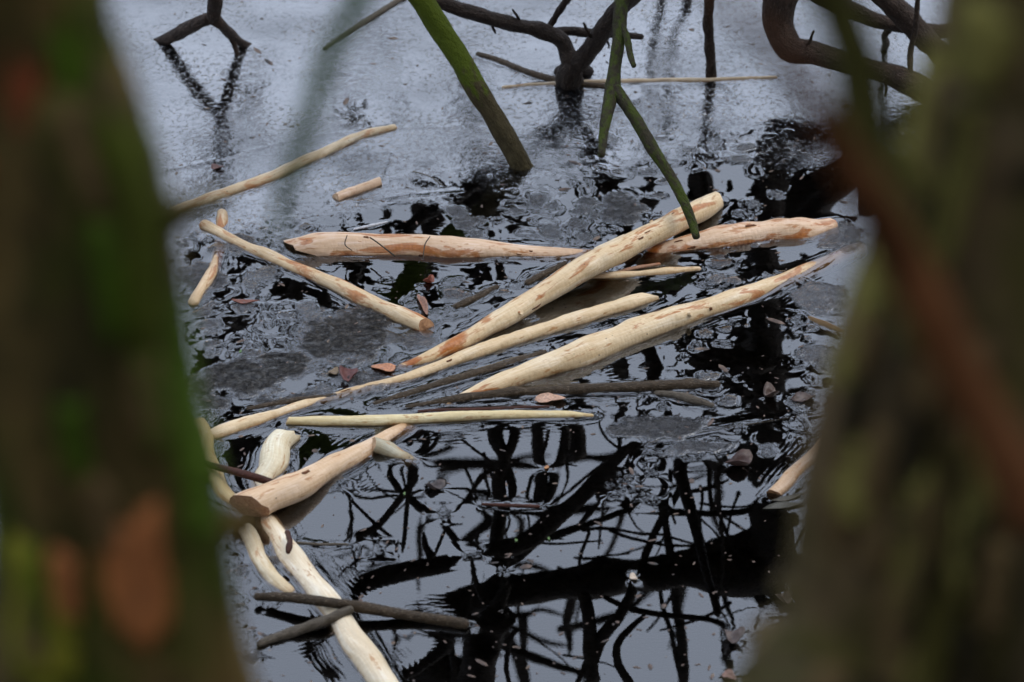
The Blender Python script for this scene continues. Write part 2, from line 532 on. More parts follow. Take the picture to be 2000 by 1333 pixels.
stL, lL = stick('peeled_log', 'stout pinkish cut log with wide chewed butt lying over the sunken pale stick', jit=.03, pts=
    [(468, 1000, 64, 1.0), (520, 975, 63, 1.0), (580, 950, 57, .8), (640, 920, 49, .45), (700, 888, 41, .15), (760, 855, 34, -.2), (815, 836, 34, -1.1), (850, 826, 30, -1.7)],
    base=(.72, .53, .35), stain=.625, strength=.7, a='cut', ca=(.75, 2.2), cutm=plain('butt_end', (.44, .25, .13), (.3, .14, .07), .5, 240))
stick('peeled_stick', 'short greenish white stub crossing the narrow end of the cut log',
    [(722, 870, 30, .6), (755, 883, 34, .1), (785, 897, 33, -.6), (812, 908, 26, -1.3)], (.44, .40, .28), .72, .4, a='cut', b='cut', ca=(.4, 1), cb=(.3, 2), amp=.06, lift=.003, cutm=pale_cut)
stick('peeled_stick', 'pale upright stub with a frayed yellow top above the cut log',
    [(572, 846, 38, .4), (545, 872, 54, .35), (528, 915, 56, .1), (518, 960, 54, -.6), (508, 1010, 50, -1.3)], (.76, .69, .50), .8, .3, a='cut', ca=(.9, .6), cutm=plain('frayed_top', (.42, .38, .13), (.25, .23, .07), .6, 200), amp=.07)
stick('peeled_stick', 'long white peeled stick running to the bottom edge under two dark twigs',
    [(500, 985, 46, -1.1), (525, 1030, 52, -.6), (558, 1080, 54, -.25), (610, 1145, 55, -.1), (660, 1210, 56, -.1), (705, 1275, 58, .05), (750, 1340, 60, .2), (800, 1410, 60, .2)], (.80, .70, .52), .655, .6, amp=.06, jit=.03)
stick('peeled_stick', 'yellowish peeled stick hugging the big mossy trunk at left, upright in the picture',
    [(388, 822, 30, .3), (398, 860, 32, .4), (412, 905, 33, .4), (430, 950, 33, .2), (455, 985, 32, -.2), (500, 1030, 30, -1.0)], (.60, .47, .24), .64, .5)
stick('peeled_stick', 'short pale peeled stick parallel to the long white one at bottom left',
    [(480, 1030, 32, .2), (497, 1070, 34, .3), (515, 1105, 33, .2), (540, 1138, 32, 0), (572, 1168, 26, -.5)], (.66, .55, .36), .72, .4)
stick('peeled_stick', 'slender knobbly peeled stick ending in a round brown cut, left of centre',
    [(392, 437, 22, .5), (430, 456, 22, .3), (500, 492, 25, .2), (560, 518, 28, .2), (640, 552, 30, .35), (720, 590, 32, .4), (780, 616, 34, .4), (838, 642, 35, .4)],
    (.68, .53, .33), .575, .75, b='cut', cb=(.5, .4), amp=.07, knots=[(.28, .2, .01, .2), (.55, .8, .01, .2)])
stick('peeled_stick', 'short speckled peeled stick dipping under water beside the left trunk',
    [(434, 412, 20, .3), (433, 440, 24, -.1), (430, 475, 25, -1.1), (422, 515, 25, -.5), (402, 556, 25, .2), (374, 597, 22, .3)], (.68, .52, .33), .58, .7, amp=.07)
stick('peeled_stick', 'long thin curved peeled stick in the grey film at upper left',
    [(330, 418, 20, .2), (400, 392, 24, .3), (460, 372, 24, .3), (530, 347, 24, .4), (590, 318, 23, .4), (640, 296, 23, .4), (700, 268, 20, .4), (776, 249, 14, .3)], (.60, .49, .33), .63, .6, amp=.06)
stick('wood_chip', 'little square ended peeled piece alone in the grey film',
    [(652, 389, 20, .3), (700, 372, 22, .4), (748, 355, 20, .3)], PINK, .66, .5, a='cut', b='cut', ca=(.4, 0), cb=(.5, 1), amp=.08, cutm=pale_cut, group='peeled bits in the film', cat='wood chip')
stick('peeled_stick', 'very long thin pale stick floating level far back behind the green twigs',
    [(980, 172, 8, .1), (1050, 167, 11, .2), (1150, 162, 12, .3), (1300, 159, 12, .3), (1420, 157, 12, .2), (1520, 152, 9, .1)], (.62, .52, .37), .66, .5)
stick('peeled_stick', 'short peeled stick with a ragged end poking out from the right trunk',
    [(1506, 970, 26, .2), (1530, 950, 31, .2), (1560, 920, 31, .1), (1600, 880, 31, 0), (1640, 842, 34, -.2)], (.52, .37, .24), .60, .7, a='cut', ca=(.7, 2.5), amp=.07)
stick('wood_sliver', 'split pale sliver leaning on the upper side of the long diagonal stick',
    [(1160, 490, 10, .6), (1190, 478, 13, .9), (1222, 461, 9, .9)], PALE, .7, .4, cat='wood sliver', group='peeled bits in the film')
stick('wood_sliver', 'pinkish splinter half sunk between the two thick logs',
    [(1180, 543, 8, -.2), (1230, 527, 11, .0), (1292, 517, 8, -.1)], (.46, .28, .19), .55, .8, cat='wood sliver', group='peeled bits in the film')

# ------------------------------------------------------------------ dark sticks with their bark on
WETB = bark('wet_bark', (.028, .019, .010), (.062, .042, .024), (.13, .10, .07), 150, .57, .4, bump=.003)
REDB = bark('red_brown_bark', (.06, .02, .011), (.034, .013, .008), (.11, .05, .03), 120, .58, .42, bump=.0015)
GREYB = bark('grey_weathered_bark', (.06, .048, .034), (.11, .09, .066), (.03, .023, .016), 150, .56, .55, bump=.002)
def dark(name, label, pts, mat=None, amp=.09, group='dark sticks floating with bark on', cat='stick', **k):
    return stick(name, label, pts, mat=mat or WETB, amp=amp, group=group, cat=cat, seg=12, **k)
dark('dark_stick', 'dark barked stick lying between the orange tipped and the knotted peeled sticks',
    [(728, 792, 12, -.1), (800, 770, 18, .1), (880, 746, 19, .1), (960, 722, 18, .1), (1070, 688, 14, .0)])
dark('dark_stick', 'longest dark barked stick with reddish bands below the knotted peeled stick',
    [(790, 797, 10, .0), (880, 784, 18, .2), (980, 770, 21, .3), (1100, 763, 23, .35), (1250, 757, 24, .35), (1350, 753, 24, .3), (1408, 753, 18, .2)], knots=[(.35, 0, .012, .3), (.55, 1, .012, .35)])
dark('dark_twig', 'thin rust brown twig against the upper side of the yellowish level stick',
    [(815, 805, 7, .1), (900, 802, 10, .3), (1000, 798, 9, .3), (1075, 795, 7, .1)], REDB, cat='twig')
dark('dark_stick', 'dark twig crossing the long white stick near the bottom edge',
    [(495, 1166, 14, 1.2), (570, 1167, 20, 1.8), (650, 1178, 21, 2.0), (720, 1189, 22, 1.2), (820, 1206, 22, .3), (918, 1221, 20, .1)], lift=.006)
dark('dark_stick', 'short lichen flecked stick meeting the dark twig over the white stick',
    [(500, 1260, 15, .1), (560, 1238, 20, .3), (630, 1215, 21, 1.0), (692, 1188, 18, 2.2)], GREYB, lift=.004)
dark('weathered_stick', 'tan weathered stick fragment slanting below the end of the longest dark stick',
    [(1278, 768, 10, .1), (1320, 774, 20, .2), (1360, 784, 20, .2), (1395, 795, 10, .1)], GREYB)
dark('dark_twig', 'smooth red brown twig lying over the pale upright stub at left',
    [(385, 900, 11, 1.5), (430, 914, 14, 2.2), (490, 930, 16, 2.6), (548, 948, 12, 2.0)], REDB, lift=.012, cat='twig', menisc=False, amp=.05)
dark('dark_stick', 'dark stick in the black scum above the slanting peeled stick end at left',
    [(480, 800, 9, .1), (540, 790, 15, .2), (600, 781, 15, .2), (660, 773, 9, .1)])
dark('dark_stick', 'stubby dark stick with a green tip left of the long diagonal stick',
    [(885, 603, 16, .2), (920, 587, 16, .3), (975, 560, 12, .1)])
dark('dark_stick', 'short dark stick touching the thick log just left of the diagonal stick',
    [(1025, 556, 14, .2), (1060, 540, 16, .3), (1105, 513, 10, .2)])
dark('straw', 'thin tan straw floating right of the sunken white stick',
    [(578, 1061, 6, .3), (630, 1064, 7, .4), (682, 1064, 5, .3)], GREYB, cat='straw', group='loose straws')
dark('dark_twig', 'thin pinkish twig alone among branch reflections, lower middle',
    [(940, 985, 5, .3), (990, 988, 9, .4), (1055, 990, 8, .3)], REDB, cat='twig')
dark('dark_twig', 'tiny knobbly brown twig lying on the long white stick',
    [(561, 1038, 10, 3), (566, 1060, 11, 3.6), (562, 1082, 8, 4.)], REDB, lift=.012, cat='twig', menisc=False, knots=[(.8, 0, .008, .6)])
dark('dark_twig', 'hair thin black twig lying across the thick pinkish log',
    [(722, 464, 3.0, 0), (745, 480, 3.0, 0), (772, 501, 3.6, 0)], lift=.032, cat='twig', menisc=False)
dark('dark_twig', 'forked black hair root hanging over the pinkish log',
    [(840, 462, 1.8, 0), (830, 478, 2.4, 0), (826, 506, 1.8, 0)], lift=.028, cat='twig', menisc=False)
dark('dark_twig', 'small curled dark root on the chewed end of the pinkish log',
    [(678, 460, 1.8, 0), (674, 478, 2.4, 0), (688, 490, 1.8, 0)], lift=.032, cat='twig', menisc=False)
dark('reed_sliver', 'shiny silvery sliver floating above the pinkish log',
    [(690, 449, 5, .2), (725, 441, 7, .5), (758, 434, 5, .4)], plain('silver_reed', (.55, .55, .56), (.35, .35, .36), .12, 400), cat='reed', group='loose straws')
dark('straw', 'long fine grass straw lying across the dark trunk reflection at right',
    [(1265, 866, 3, .4), (1380, 843, 3, .6), (1500, 824, 3, .6), (1640, 800, 3, .5)], GREYB, cat='straw', group='loose straws')
dark('floating_stick', 'crooked black stick lying in front of the dark stump far back',
    [(930, 105, 10, .3), (980, 122, 14, .4), (1050, 148, 15, .5), (1120, 164, 14, .5), (1190, 171, 12, .3)])
dark('weathered_stick', 'grey double stick slanting at the top edge left of the mossy pole',
    [(632, 98, 9, .3), (690, 58, 13, .5), (740, 25, 12, .6), (800, -12, 11, .6)], GREYB)
dark('straw', 'pale curved straw in the film right of the small square ended piece',
    [(806, 335, 2.5, .4), (840, 346, 3, .5), (866, 364, 2.5, .4)], GREYB, cat='straw', group='loose straws')
dark('weathered_stick', 'brown plank like stick half sunk beside the right trunk',
    [(1575, 622, 14, -.4), (1610, 638, 22, -.3), (1650, 656, 20, -.4)], bark('sodden_wood', (.10, .06, .025), (.14, .085, .035), (.05, .03, .015), 60, .6, .4))

# ------------------------------------------------------------------ chips, leaves and litter on the water
def chip(name, label, px, py, wx, wy, rot, col, cat, group='litter on the water', curl=.3, rough=.45, tip=False):
    if name == 'dead_leaf':
        col = (col[0] * .62, col[1] * .62, col[2] * .55); curl *= 1.7; wx *= .88; wy *= .88
    elif name == 'duckweed':
        col = (.09, .17, .03); wx *= .7; wy *= .7
    c = at(px, py)
    d = (c - CAM).dot(FWD) / FPX
    a, b = wx * .5 * d, wy * .5 * d / math.sin(PITCH)
    g = np.random.default_rng(int(px * 7 + py))
    V, F, m = [], [], 14
    for lay in (0, 1):
        for f in (1.0, .6, .25):
            for j in range(m):
                t = j * 2 * math.pi / m
                w = 1 + (.18 * math.sin(2 * t + px) + .13 * math.sin(3 * t + py) + g.normal() * .05) * f
                x, y = a * f * math.cos(t) * w, b * f * math.sin(t) * w
                if tip:
                    y *= 1 - .7 * abs(x / a) ** 1.5
                zz = curl * min(a, b) * (f ** 2) * (1 + .6 * math.sin(t * 2 + py)) + .0015 - lay * .0012
                V.append((x * math.cos(rot) - y * math.sin(rot), x * math.sin(rot) + y * math.cos(rot), zz))
        V.append((0, 0, .0015 - lay * .0012))
    h = 3 * m + 1
    for lay in (0, 1):
        o = lay * h
        for k in range(2):
            for j in range(m):
                f = (o + k * m + j, o + k * m + (j + 1) % m, o + (k + 1) * m + (j + 1) % m, o + (k + 1) * m + j)
                F.append(f if lay == 0 else f[::-1])
        for j in range(m):
            f = (o + 2 * m + j, o + 2 * m + (j + 1) % m, o + 3 * m)
            F.append(f if lay == 0 else f[::-1])
    for j in range(m):
        F.append((j, h + j, h + (j + 1) % m, (j + 1) % m))
    V = np.array(V) + np.array(c)
    ob = make(name, V, F, plain(name, col, None, rough, 260), None)
    tag(ob, label, cat, group)
    if name != 'duckweed':
        FLOATS.append((c.x, c.y, .0, min(a, b) * .9, .18))
    return ob

chip('bark_chip', 'pale oval chip floating beside the longest dark stick', 1075, 782, 52, 17, -.1, (.55, .33, .22), 'chip')
chip('bark_chip', 'orange chip at the chewed lower end of the long diagonal stick', 750, 722, 42, 15, -.1, (.55, .24, .12), 'chip')
chip('dead_leaf', 'crumpled dark red leaf in the scum near the lower diagonal stick end', 680, 738, 34, 32, .5, (.20, .05, .04), 'leaf', curl=.5)
chip('dead_leaf', 'small rusty leaf curled in open water below the slender knobbly stick', 478, 592, 56, 10, -.1, (.32, .10, .06), 'leaf', tip=True)
chip('dead_leaf', 'brown crumpled leaf near the right trunk reflection', 1445, 910, 60, 22, .1, (.11, .05, .04), 'leaf', curl=.5)
chip('dead_leaf', 'pinkish shred of bark standing in clear water under the pinkish log', 826, 598, 16, 46, .2, (.52, .26, .18), 'bark shred', curl=.5)
chip('dead_leaf', 'reddish leaf tip just above the pinkish bark shred', 838, 553, 22, 10, .4, (.42, .1, .05), 'leaf', curl=.6)
chip('dead_leaf', 'dark brown leaf against the right trunk below the scum', 1570, 782, 60, 18, .1, (.10, .05, .035), 'leaf', tip=True)
chip('dead_leaf', 'crumpled brown leaf right of the tan weathered fragment', 1505, 776, 36, 18, -.3, (.13, .07, .05), 'leaf', curl=.6)
chip('dead_leaf', 'flat olive willow leaf sunk next to the ragged right stick', 1530, 990, 90, 14, .25, (.07, .06, .035), 'leaf', tip=True, curl=.1)
chip('dead_leaf', 'second olive willow leaf just above the flat one at right', 1535, 975, 70, 12, .35, (.09, .075, .05), 'leaf', tip=True, curl=.1)
chip('wood_chip', 'tiny white chip on the black limb reflection at bottom', 1237, 1130, 16, 10, .6, (.62, .48, .35), 'chip')
chip('dead_leaf', 'pink flat leaf at the very bottom edge', 1424, 1325, 30, 16, .3, (.5, .28, .24), 'leaf')
chip('dead_leaf', 'crumpled greyish leaf above the pink one near the bottom edge', 1430, 1252, 48, 22, .2, (.20, .14, .13), 'leaf', curl=.6)
chip('dead_leaf', 'brown leaf scrap beside the right trunk near the bottom', 1530, 1176, 28, 20, .4, (.22, .14, .10), 'leaf', curl=.6)
chip('dead_leaf', 'tan shred in the scum beside the crumpled dark red leaf', 652, 730, 30, 10, .9, (.38, .26, .16), 'leaf')
chip('dead_leaf', 'reddish scrap in the film above the long curved thin stick', 424, 330, 26, 10, .3, (.22, .10, .09), 'leaf')
chip('dead_leaf', 'small grey dimpled leaf among fine branch reflections', 850, 955, 40, 14, .0, (.16, .12, .12), 'leaf', curl=.5)
chip('bud', 'orange bud floating on a thin hair in the branch reflections', 1068, 915, 9, 6, .0, (.45, .2, .07), 'bud')
for k, (px, py) in enumerate(((1008, 1057), (1072, 1054), (470, 688), (790, 966))):
    chip('duckweed', ['bright green speck of duckweed on the left arm of the black limb reflection', 'second green speck of duckweed on the limb reflection, right of the first',
                      'green scrap of weed in the black scum by the left trunk', 'green fleck on the thin branch reflections below the greenish stub'][k], px, py, 8, 7, 0, (.16, .34, .04), 'duckweed', 'green specks on the water')

# fine specks nobody could count
def specks():
    V, F = [], []
    g = np.random.default_rng(5)
    for k in range(1000):
        px, py = g.uniform(330, 1680), g.uniform(-10, 1340)
        p = at(px, py)
        r = g.uniform(.0007, .0022) * g.choice([1, 1.8, 2.8], p=[.86, .10, .04])
        b = len(V)
        el, an = g.uniform(1, 3.6), g.uniform(0, 3.14)
        for j in range(6):
            t = j * math.pi / 3
            x, y = r * el * math.cos(t), r * math.sin(t)
            V.append((p.x + x * math.cos(an) - y * math.sin(an), p.y + x * math.sin(an) + y * math.cos(an), .0005))
        V.append((p.x, p.y, .0005 + r * .7))
        for j in range(6):
            F.append((b + j, b + (j + 1) % 6, b + 6))
    m, nt, out = new_mat('litter_specks')
    oi = N(nt, 'ShaderNodeTexCoord').outputs['Object']
    c = ramp(nt, noise(nt, oi, 40, 2), [(.35, (.02, .015, .012)), (.55, (.10, .06, .04)), (.66, (.15, .105, .07))])
    b = N(nt, 'ShaderNodeBsdfPrincipled', {'Base Color': c, 'Roughness': .6})
    nt.links.new(b.outputs[0], out.inputs[0])
    o = make('floating_specks', V, F, m, origin=Vector((0, 0, 0)))
    kind(o, 'stuff')
    tag(o, 'tiny brown specks of litter strewn over the whole water surface', 'litter')
specks()

# ------------------------------------------------------------------ branches standing in the pond, in view
BARKD = bark('dark_branch_bark', (0.022, 0.015, 0.0102), (0.051, 0.032, 0.0221), (0.128, 0.093, 0.0714), 130, .58, .6, bump=.010)
BARKB = bark('black_wet_bark', (0.016, 0.011, 0.0080), (0.038, 0.026, 0.0192), (0.104, 0.077, 0.0592), 110, .59, .55, bump=.009)
MOSSP = bark('mossy_pole_bark', (.040, .031, .014), (.07, .055, .025), (.10, .08, .04), 95, .6, .8, moss=(.085, .115, .007), moss_thr=.5, moss_top=(.10, .30), bump=.009)
MOSST = bark('mossy_twig_bark', (.024, .02, .012), (.042, .036, .02), (.06, .052, .034), 120, .6, .8, moss=(.062, .082, .012), moss_thr=.50, bump=.008)

def vis(pts):            # (px, py, width px, height m) -> points, radii
    P = [at(px, py, z) for px, py, w, z in pts]
    rad = [.5 * w * ((p - CAM).dot(FWD)) / FPX for p, (px, py, w, z) in zip(P, pts)]
    return P, rad

def empty(name, loc, label, cat, group=None):
    o = bpy.data.objects.new(name, None)
    COL.objects.link(o)
    o.location = loc
    o['_o'] = tuple(loc)
    return tag(o, label, cat, group)

def wet_foot(P, r):      # a branch foot standing in the water: for the meniscus
    FLOATS.append((P.x, P.y, 0, r, .6))

def group_branch(name, label, cat, parts, mat, seed, group=None, amp=.08, feet=(), jit=.13):
    first = parts[0][1]
    base = at(first[0][0], first[0][1], 0)
    e = empty(name, base, label, cat, group)
    for k, (nm, pts) in enumerate(parts):
        P, rad = vis(pts)
        for i0, i1, ins in ((0, 1, 0), (-1, -2, None)):        # what leaves the picture at the top goes on
            if pts[i0][1] < -20:
                d = (P[i0] - P[i1]).normalized()
                new = [(P[i0] + d * .22 + Vector((0, 0, .06)), rad[i0] * .85), (P[i0] + d * .5 + Vector((.03, 0, .2)), rad[i0] * .5)]
                if ins == 0:
                    P, rad = [q[0] for q in new[::-1]] + P, [q[1] for q in new[::-1]] + rad
                else:
                    P, rad = P + [q[0] for q in new], rad + [q[1] for q in new]
        branch(nm, P, rad, mat, e, seg=18, seed=seed + k, amp=amp, jit=jit)
    for px, py, w in feet:
        wet_foot(at(px, py), w * .5 * .00095)
    return e

group_branch('forked_branch', 'dark branch forked like an upside down Y, feet in the water, upper left', 'branch', [
    ('fork_arm', [(300, 88, 20, -.012), (318, 78, 22, .004), (345, 66, 24, .035), (380, 50, 27, .075), (412, 36, 28, .102)]),
    ('fork_arm', [(492, 94, 16, -.01), (475, 84, 18, .006), (450, 64, 21, .05), (430, 45, 24, .09), (415, 30, 26, .104)]),
    ('fork_stem', [(416, 46, 25, .09), (420, 12, 28, .135), (412, -30, 28, .20), (400, -90, 26, .32)]),
    ('side_twig', [(448, 66, 12, .045), (458, 88, 11, .02), (466, 116, 9, -.01)])], BARKD, 31, 'branches standing in the pond', feet=[(303, 87, 26), (490, 93, 22)])

e = group_branch('mossy_pole', 'bright green moss covered pole slanting down into the film, top middle', 'pole', [
    ('pole_stem', [(1034, 348, 40, -.03), (1018, 325, 42, .0), (985, 262, 42, .055), (930, 172, 43, .135), (880, 88, 44, .20), (828, 5, 46, .27), (760, -100, 48, .37)])], MOSSP, 51, 'branches standing in the pond', amp=.06, jit=.035, feet=[(1020, 336, 48)])

group_branch('mossy_twig', 'green forked twig hanging down in front with its tip on the rusty log', 'twig', [
    ('twig_stem', [(1222, -40, 30, .30), (1212, 20, 28, .27), (1208, 70, 27, .245), (1200, 130, 26, .215), (1196, 180, 29, .19), (1186, 230, 22, .175), (1178, 270, 19, .16), (1173, 306, 14, .15)]),
    ('twig_arm', [(1196, 172, 27, .195), (1218, 200, 24, .185), (1248, 240, 25, .165), (1278, 290, 24, .14), (1304, 335, 22, .115), (1330, 390, 21, .085), (1350, 435, 18, .058), (1363, 468, 16, .042)]),
    ('side_twig', [(1206, 20, 14, .27), (1218, 60, 14, .255), (1228, 95, 13, .245), (1241, 130, 11, .235)])], MOSST, 71, 'branches standing in the pond', amp=.07)

group_branch('dark_stump', 'black stump with three spreading dark arms standing in the film, top middle', 'stump', [
    ('stump_foot', [(1120, 176, 58, -.03), (1119, 160, 54, .0), (1120, 140, 48, .035), (1122, 118, 42, .065)]),
    ('root_lump', [(1090, 142, 26, -.008), (1106, 136, 30, .012), (1130, 136, 30, .012), (1154, 142, 24, -.008)]),
    ('stump_arm', [(1116, 132, 35, .045), (1108, 106, 33, .07), (1094, 78, 33, .095), (1060, 60, 31, .115), (1000, 48, 29, .145), (930, 28, 29, .18), (860, 4, 28, .22), (790, -30, 26, .26)]),
    ('stump_arm', [(1124, 132, 38, .05), (1148, 101, 38, .09), (1178, 62, 37, .145), (1215, 12, 36, .22), (1262, -50, 34, .33)]),
    ('side_twig', [(1080, 64, 20, .10), (1130, 62, 18, .095), (1190, 66, 16, .085), (1258, 73, 12, .07)]),
    ('side_twig', [(1072, 52, 13, .115), (1092, 22, 14, .15), (1114, -8, 13, .19), (1140, -50, 11, .25)]),
    ('side_twig', [(950, 34, 8, .165), (962, 50, 6, .15), (968, 66, 4, .135)]), ('side_twig', [(1020, 52, 7, .135), (1012, 36, 6, .155), (1000, 18, 4, .18)]),
    ('side_twig', [(1166, 80, 9, .12), (1150, 66, 7, .14), (1140, 44, 4, .17)]), ('side_twig', [(1176, 65, 8, .088), (1186, 82, 5, .075), (1190, 96, 3, .06)])], BARKB, 91, 'branches standing in the pond', feet=[(1120, 160, 60)])

group_branch('thin_stem', 'single thin brown stem standing upright behind the long pale stick', 'stem', [
    ('stem_wood', [(1391, 160, 22, -.01), (1389, 130, 21, .025), (1384, 80, 20, .08), (1384, 30, 20, .135), (1388, -30, 19, .20), (1392, -90, 18, .27)])], BARKD, 111, 'branches standing in the pond', feet=[(1391, 155, 22)])

e = group_branch('elbow_limb', 'dark elbow shaped limb bending out of the water beside the right trunk', 'limb', [
    ('limb_wood', [(1526, -60, 64, .235), (1524, 0, 64, .175), (1524, 50, 64, .125), (1540, 96, 58, .09), (1600, 106, 42, .085), (1680, 128, 41, .075), (1750, 150, 44, .055), (1830, 190, 52, .02), (1900, 230, 56, -.03)]),
    ('side_twig', [(1776, 160, 10, .05), (1780, 100, 12, .10), (1790, 40, 11, .16), (1794, -20, 11, .22)]),
    ('side_twig', [(1650, 122, 8, .08), (1662, 100, 6, .11), (1668, 76, 4, .14)]), ('side_twig', [(1560, 100, 9, .09), (1580, 84, 7, .11), (1590, 60, 4, .14)]), ('side_twig', [(1720, 144, 8, .06), (1730, 168, 6, .04), (1728, 190, 4, .02)])], BARKD, 131, 'branches standing in the pond')
group_branch('crossed_branches', 'pair of brown branches crossing each other at the top right corner', 'branch', [
    ('branch_wood', [(1560, -40, 34, .20), (1620, 4, 34, .15), (1690, 32, 32, .12), (1760, 50, 30, .10), (1830, 62, 28, .08), (1900, 56, 26, .07)]),
    ('branch_wood', [(1690, -50, 46, .22), (1740, 6, 46, .17), (1780, 46, 46, .13), (1830, 100, 44, .08), (1880, 160, 42, .02)]),
    ('peg', [(1735, 46, 14, .10), (1730, 72, 14, .06), (1727, 96, 14, .0)])], BARKD, 141, 'branches standing in the pond')
for k, (x, yb) in enumerate(((1297, -28), (1336, -35))):
    G = at(x, yb)
    e = empty('standing_reed', G, ['reed past the top edge whose dark streak lies farther from the thin brown stem',
                               'reed past the top edge whose dark streak lies beside the thin brown stem'][k], 'reed', 'reeds past the top edge')
    branch('reed_stem', [G - Vector((0, 0, .05)), G + Vector((.012 * (k - .5), 0, .06)), G + Vector((-.02, 0, .14)), G + Vector((-.03, .02, .4))], [.009, .009, .008, .006], BARKB, e, seg=8, seed=150 + k)
for x, y, w in ((1727, 92, 14),):
    wet_foot(at(x, y), .007)

# ------------------------------------------------------------------ overhanging trees above the frame, seen in the water
TREEB = bark('tree_bark', (.03, .024, .02), (.06, .048, .038), (.09, .075, .06), 40, .6, .8, bump=.004)
def refl_pts(pts, Y):
    P, rad = [], []
    for q in pts:
        px, py, w = q[:3]
        yy = q[3] if len(q) > 3 else Y
        p = mirrored(px, py, yy)
        d = (Vector((p.x, p.y, -p.z)) - CAM).dot(FWD)
        P.append(p); rad.append(.5 * w * d / FPX)
    return P, rad

def limb(parent, name, pts, Y, seed, amp=.10, seg=9, arch=0):
    P, rad = refl_pts(pts, Y)
    if arch:                             # the limb comes over from a trunk rooted on the bank beside the camera
        r = rad[-1]
        P += [Vector((P[-1].x * .5 + arch * 1.0, 3.5, max(2.4, P[-1].z + .5))), Vector((arch * 2.7, 2.3, 3.0)), Vector((arch * 3.6, 1.7, 2.2)), Vector((arch * 3.8, 1.5, .3))]
        rad += [r * 1.15, r * 1.4, r * 1.8, r * 2.2]
    return branch(name, P, rad, TREEB, parent, seg=seg, seed=seed, amp=amp, jit=.16, step=.02)

Yt = at(1500, 225).y
def tree(name, label, root, limbs, Y, seed, grp='bare trees overhanging the pond', arch=0):
    loc = Vector((arch * 3.8, 1.5, .4)) if arch else Vector((root[0], root[1], -.05))
    e = empty(name, loc, label, 'tree', grp)
    for k, (nm, pts, *rest_) in enumerate(limbs):
        limb(e, nm, pts, rest_[0] if rest_ else Y, seed + k, arch=arch if k == 0 else 0)
    return e

tr = tree('leaning_tree', 'bare tree above the elbow limb whose black trunk and heavy limb are mirrored at right', at(1540, 200), [
    ('trunk', [(1490, 528, 64), (1494, 600, 66), (1497, 700, 68), (1497, 800, 66), (1499, 900, 72), (1502, 1000, 78), (1514, 1080, 92), (1560, 1180, 90), (1640, 1330, 90), (1720, 1500, 90)]),
    ('limb', [(1530, 1088, 90), (1450, 1110, 96), (1350, 1114, 84), (1250, 1124, 76), (1150, 1134, 70), (1050, 1148, 60), (950, 1163, 54), (880, 1175, 50), (820, 1186, 36), (770, 1190, 12)]),
    ('limb', [(1560, 1015, 26), (1470, 1045, 28), (1400, 1068, 26), (1320, 1092, 30), (1250, 1108, 26)]),
    ('branch', [(1505, 998, 15), (1460, 1001, 14), (1370, 1003, 13), (1290, 1000, 14), (1235, 996, 14), (1180, 1012, 12), (1130, 1030, 14), (1060, 1055, 18)]),
    ('branch', [(1336, 930, 10), (1322, 962, 15), (1298, 1005, 15), (1272, 1060, 16), (1254, 1100, 18)]),
    ('branch', [(1292, 860, 10), (1296, 905, 14), (1297, 960, 15), (1300, 1010, 14), (1308, 1070, 17), (1315, 1110, 18), (1322, 1180, 20), (1330, 1260, 22), (1336, 1345, 22)]),
    ('twig', [(1350, 1008, 9), (1362, 1034, 10), (1378, 1066, 11), (1390, 1080, 8)]),
    ('twig', [(1190, 1036, 6), (1230, 1050, 7), (1290, 1062, 6), (1385, 1068, 6)]),
    ('twig', [(1330, 968, 6), (1360, 958, 9), (1395, 950, 8), (1424, 942, 4)]),
    ('twig', [(1290, 1150, 9), (1296, 1190, 10), (1310, 1240, 10), (1322, 1290, 10), (1330, 1330, 10)]),
    ('twig', [(1120, 1090, 5), (1180, 1092, 6), (1150, 1091, 5), (1230, 1080, 4)]),
    ('branch', [(1600, 1090, 40), (1640, 1050, 30), (1680, 960, 22)]),
    ('branch', [(1560, 1200, 30), (1535, 1240, 26), (1500, 1290, 26), (1470, 1345, 26)]),
    ('twig', [(1410, 1155, 10), (1420, 1190, 10), (1440, 1220, 6)]),
    ('twig', [(1480, 1160, 18), (1500, 1190, 20), (1480, 1200, 10)]),
    ('limb', [(1475, 424, 50), (1520, 402, 50), (1570, 376, 52), (1640, 340, 56), (1740, 290, 60)], 5.45),
    ('branch', [(1330, 690, 26), (1400, 700, 40), (1460, 706, 40), (1510, 716, 40)], 5.0),
    ('branch', [(1335, 668, 16), (1362, 690, 30), (1376, 730, 26), (1364, 760, 14)], 5.0),
    ('twig', [(1416, 596, 9), (1420, 630, 12), (1434, 680, 12)], 5.0),
    ('branch', [(1500, 760, 36), (1440, 752, 22), (1400, 742, 14)], 5.0),
], Yt, 200, arch=1)

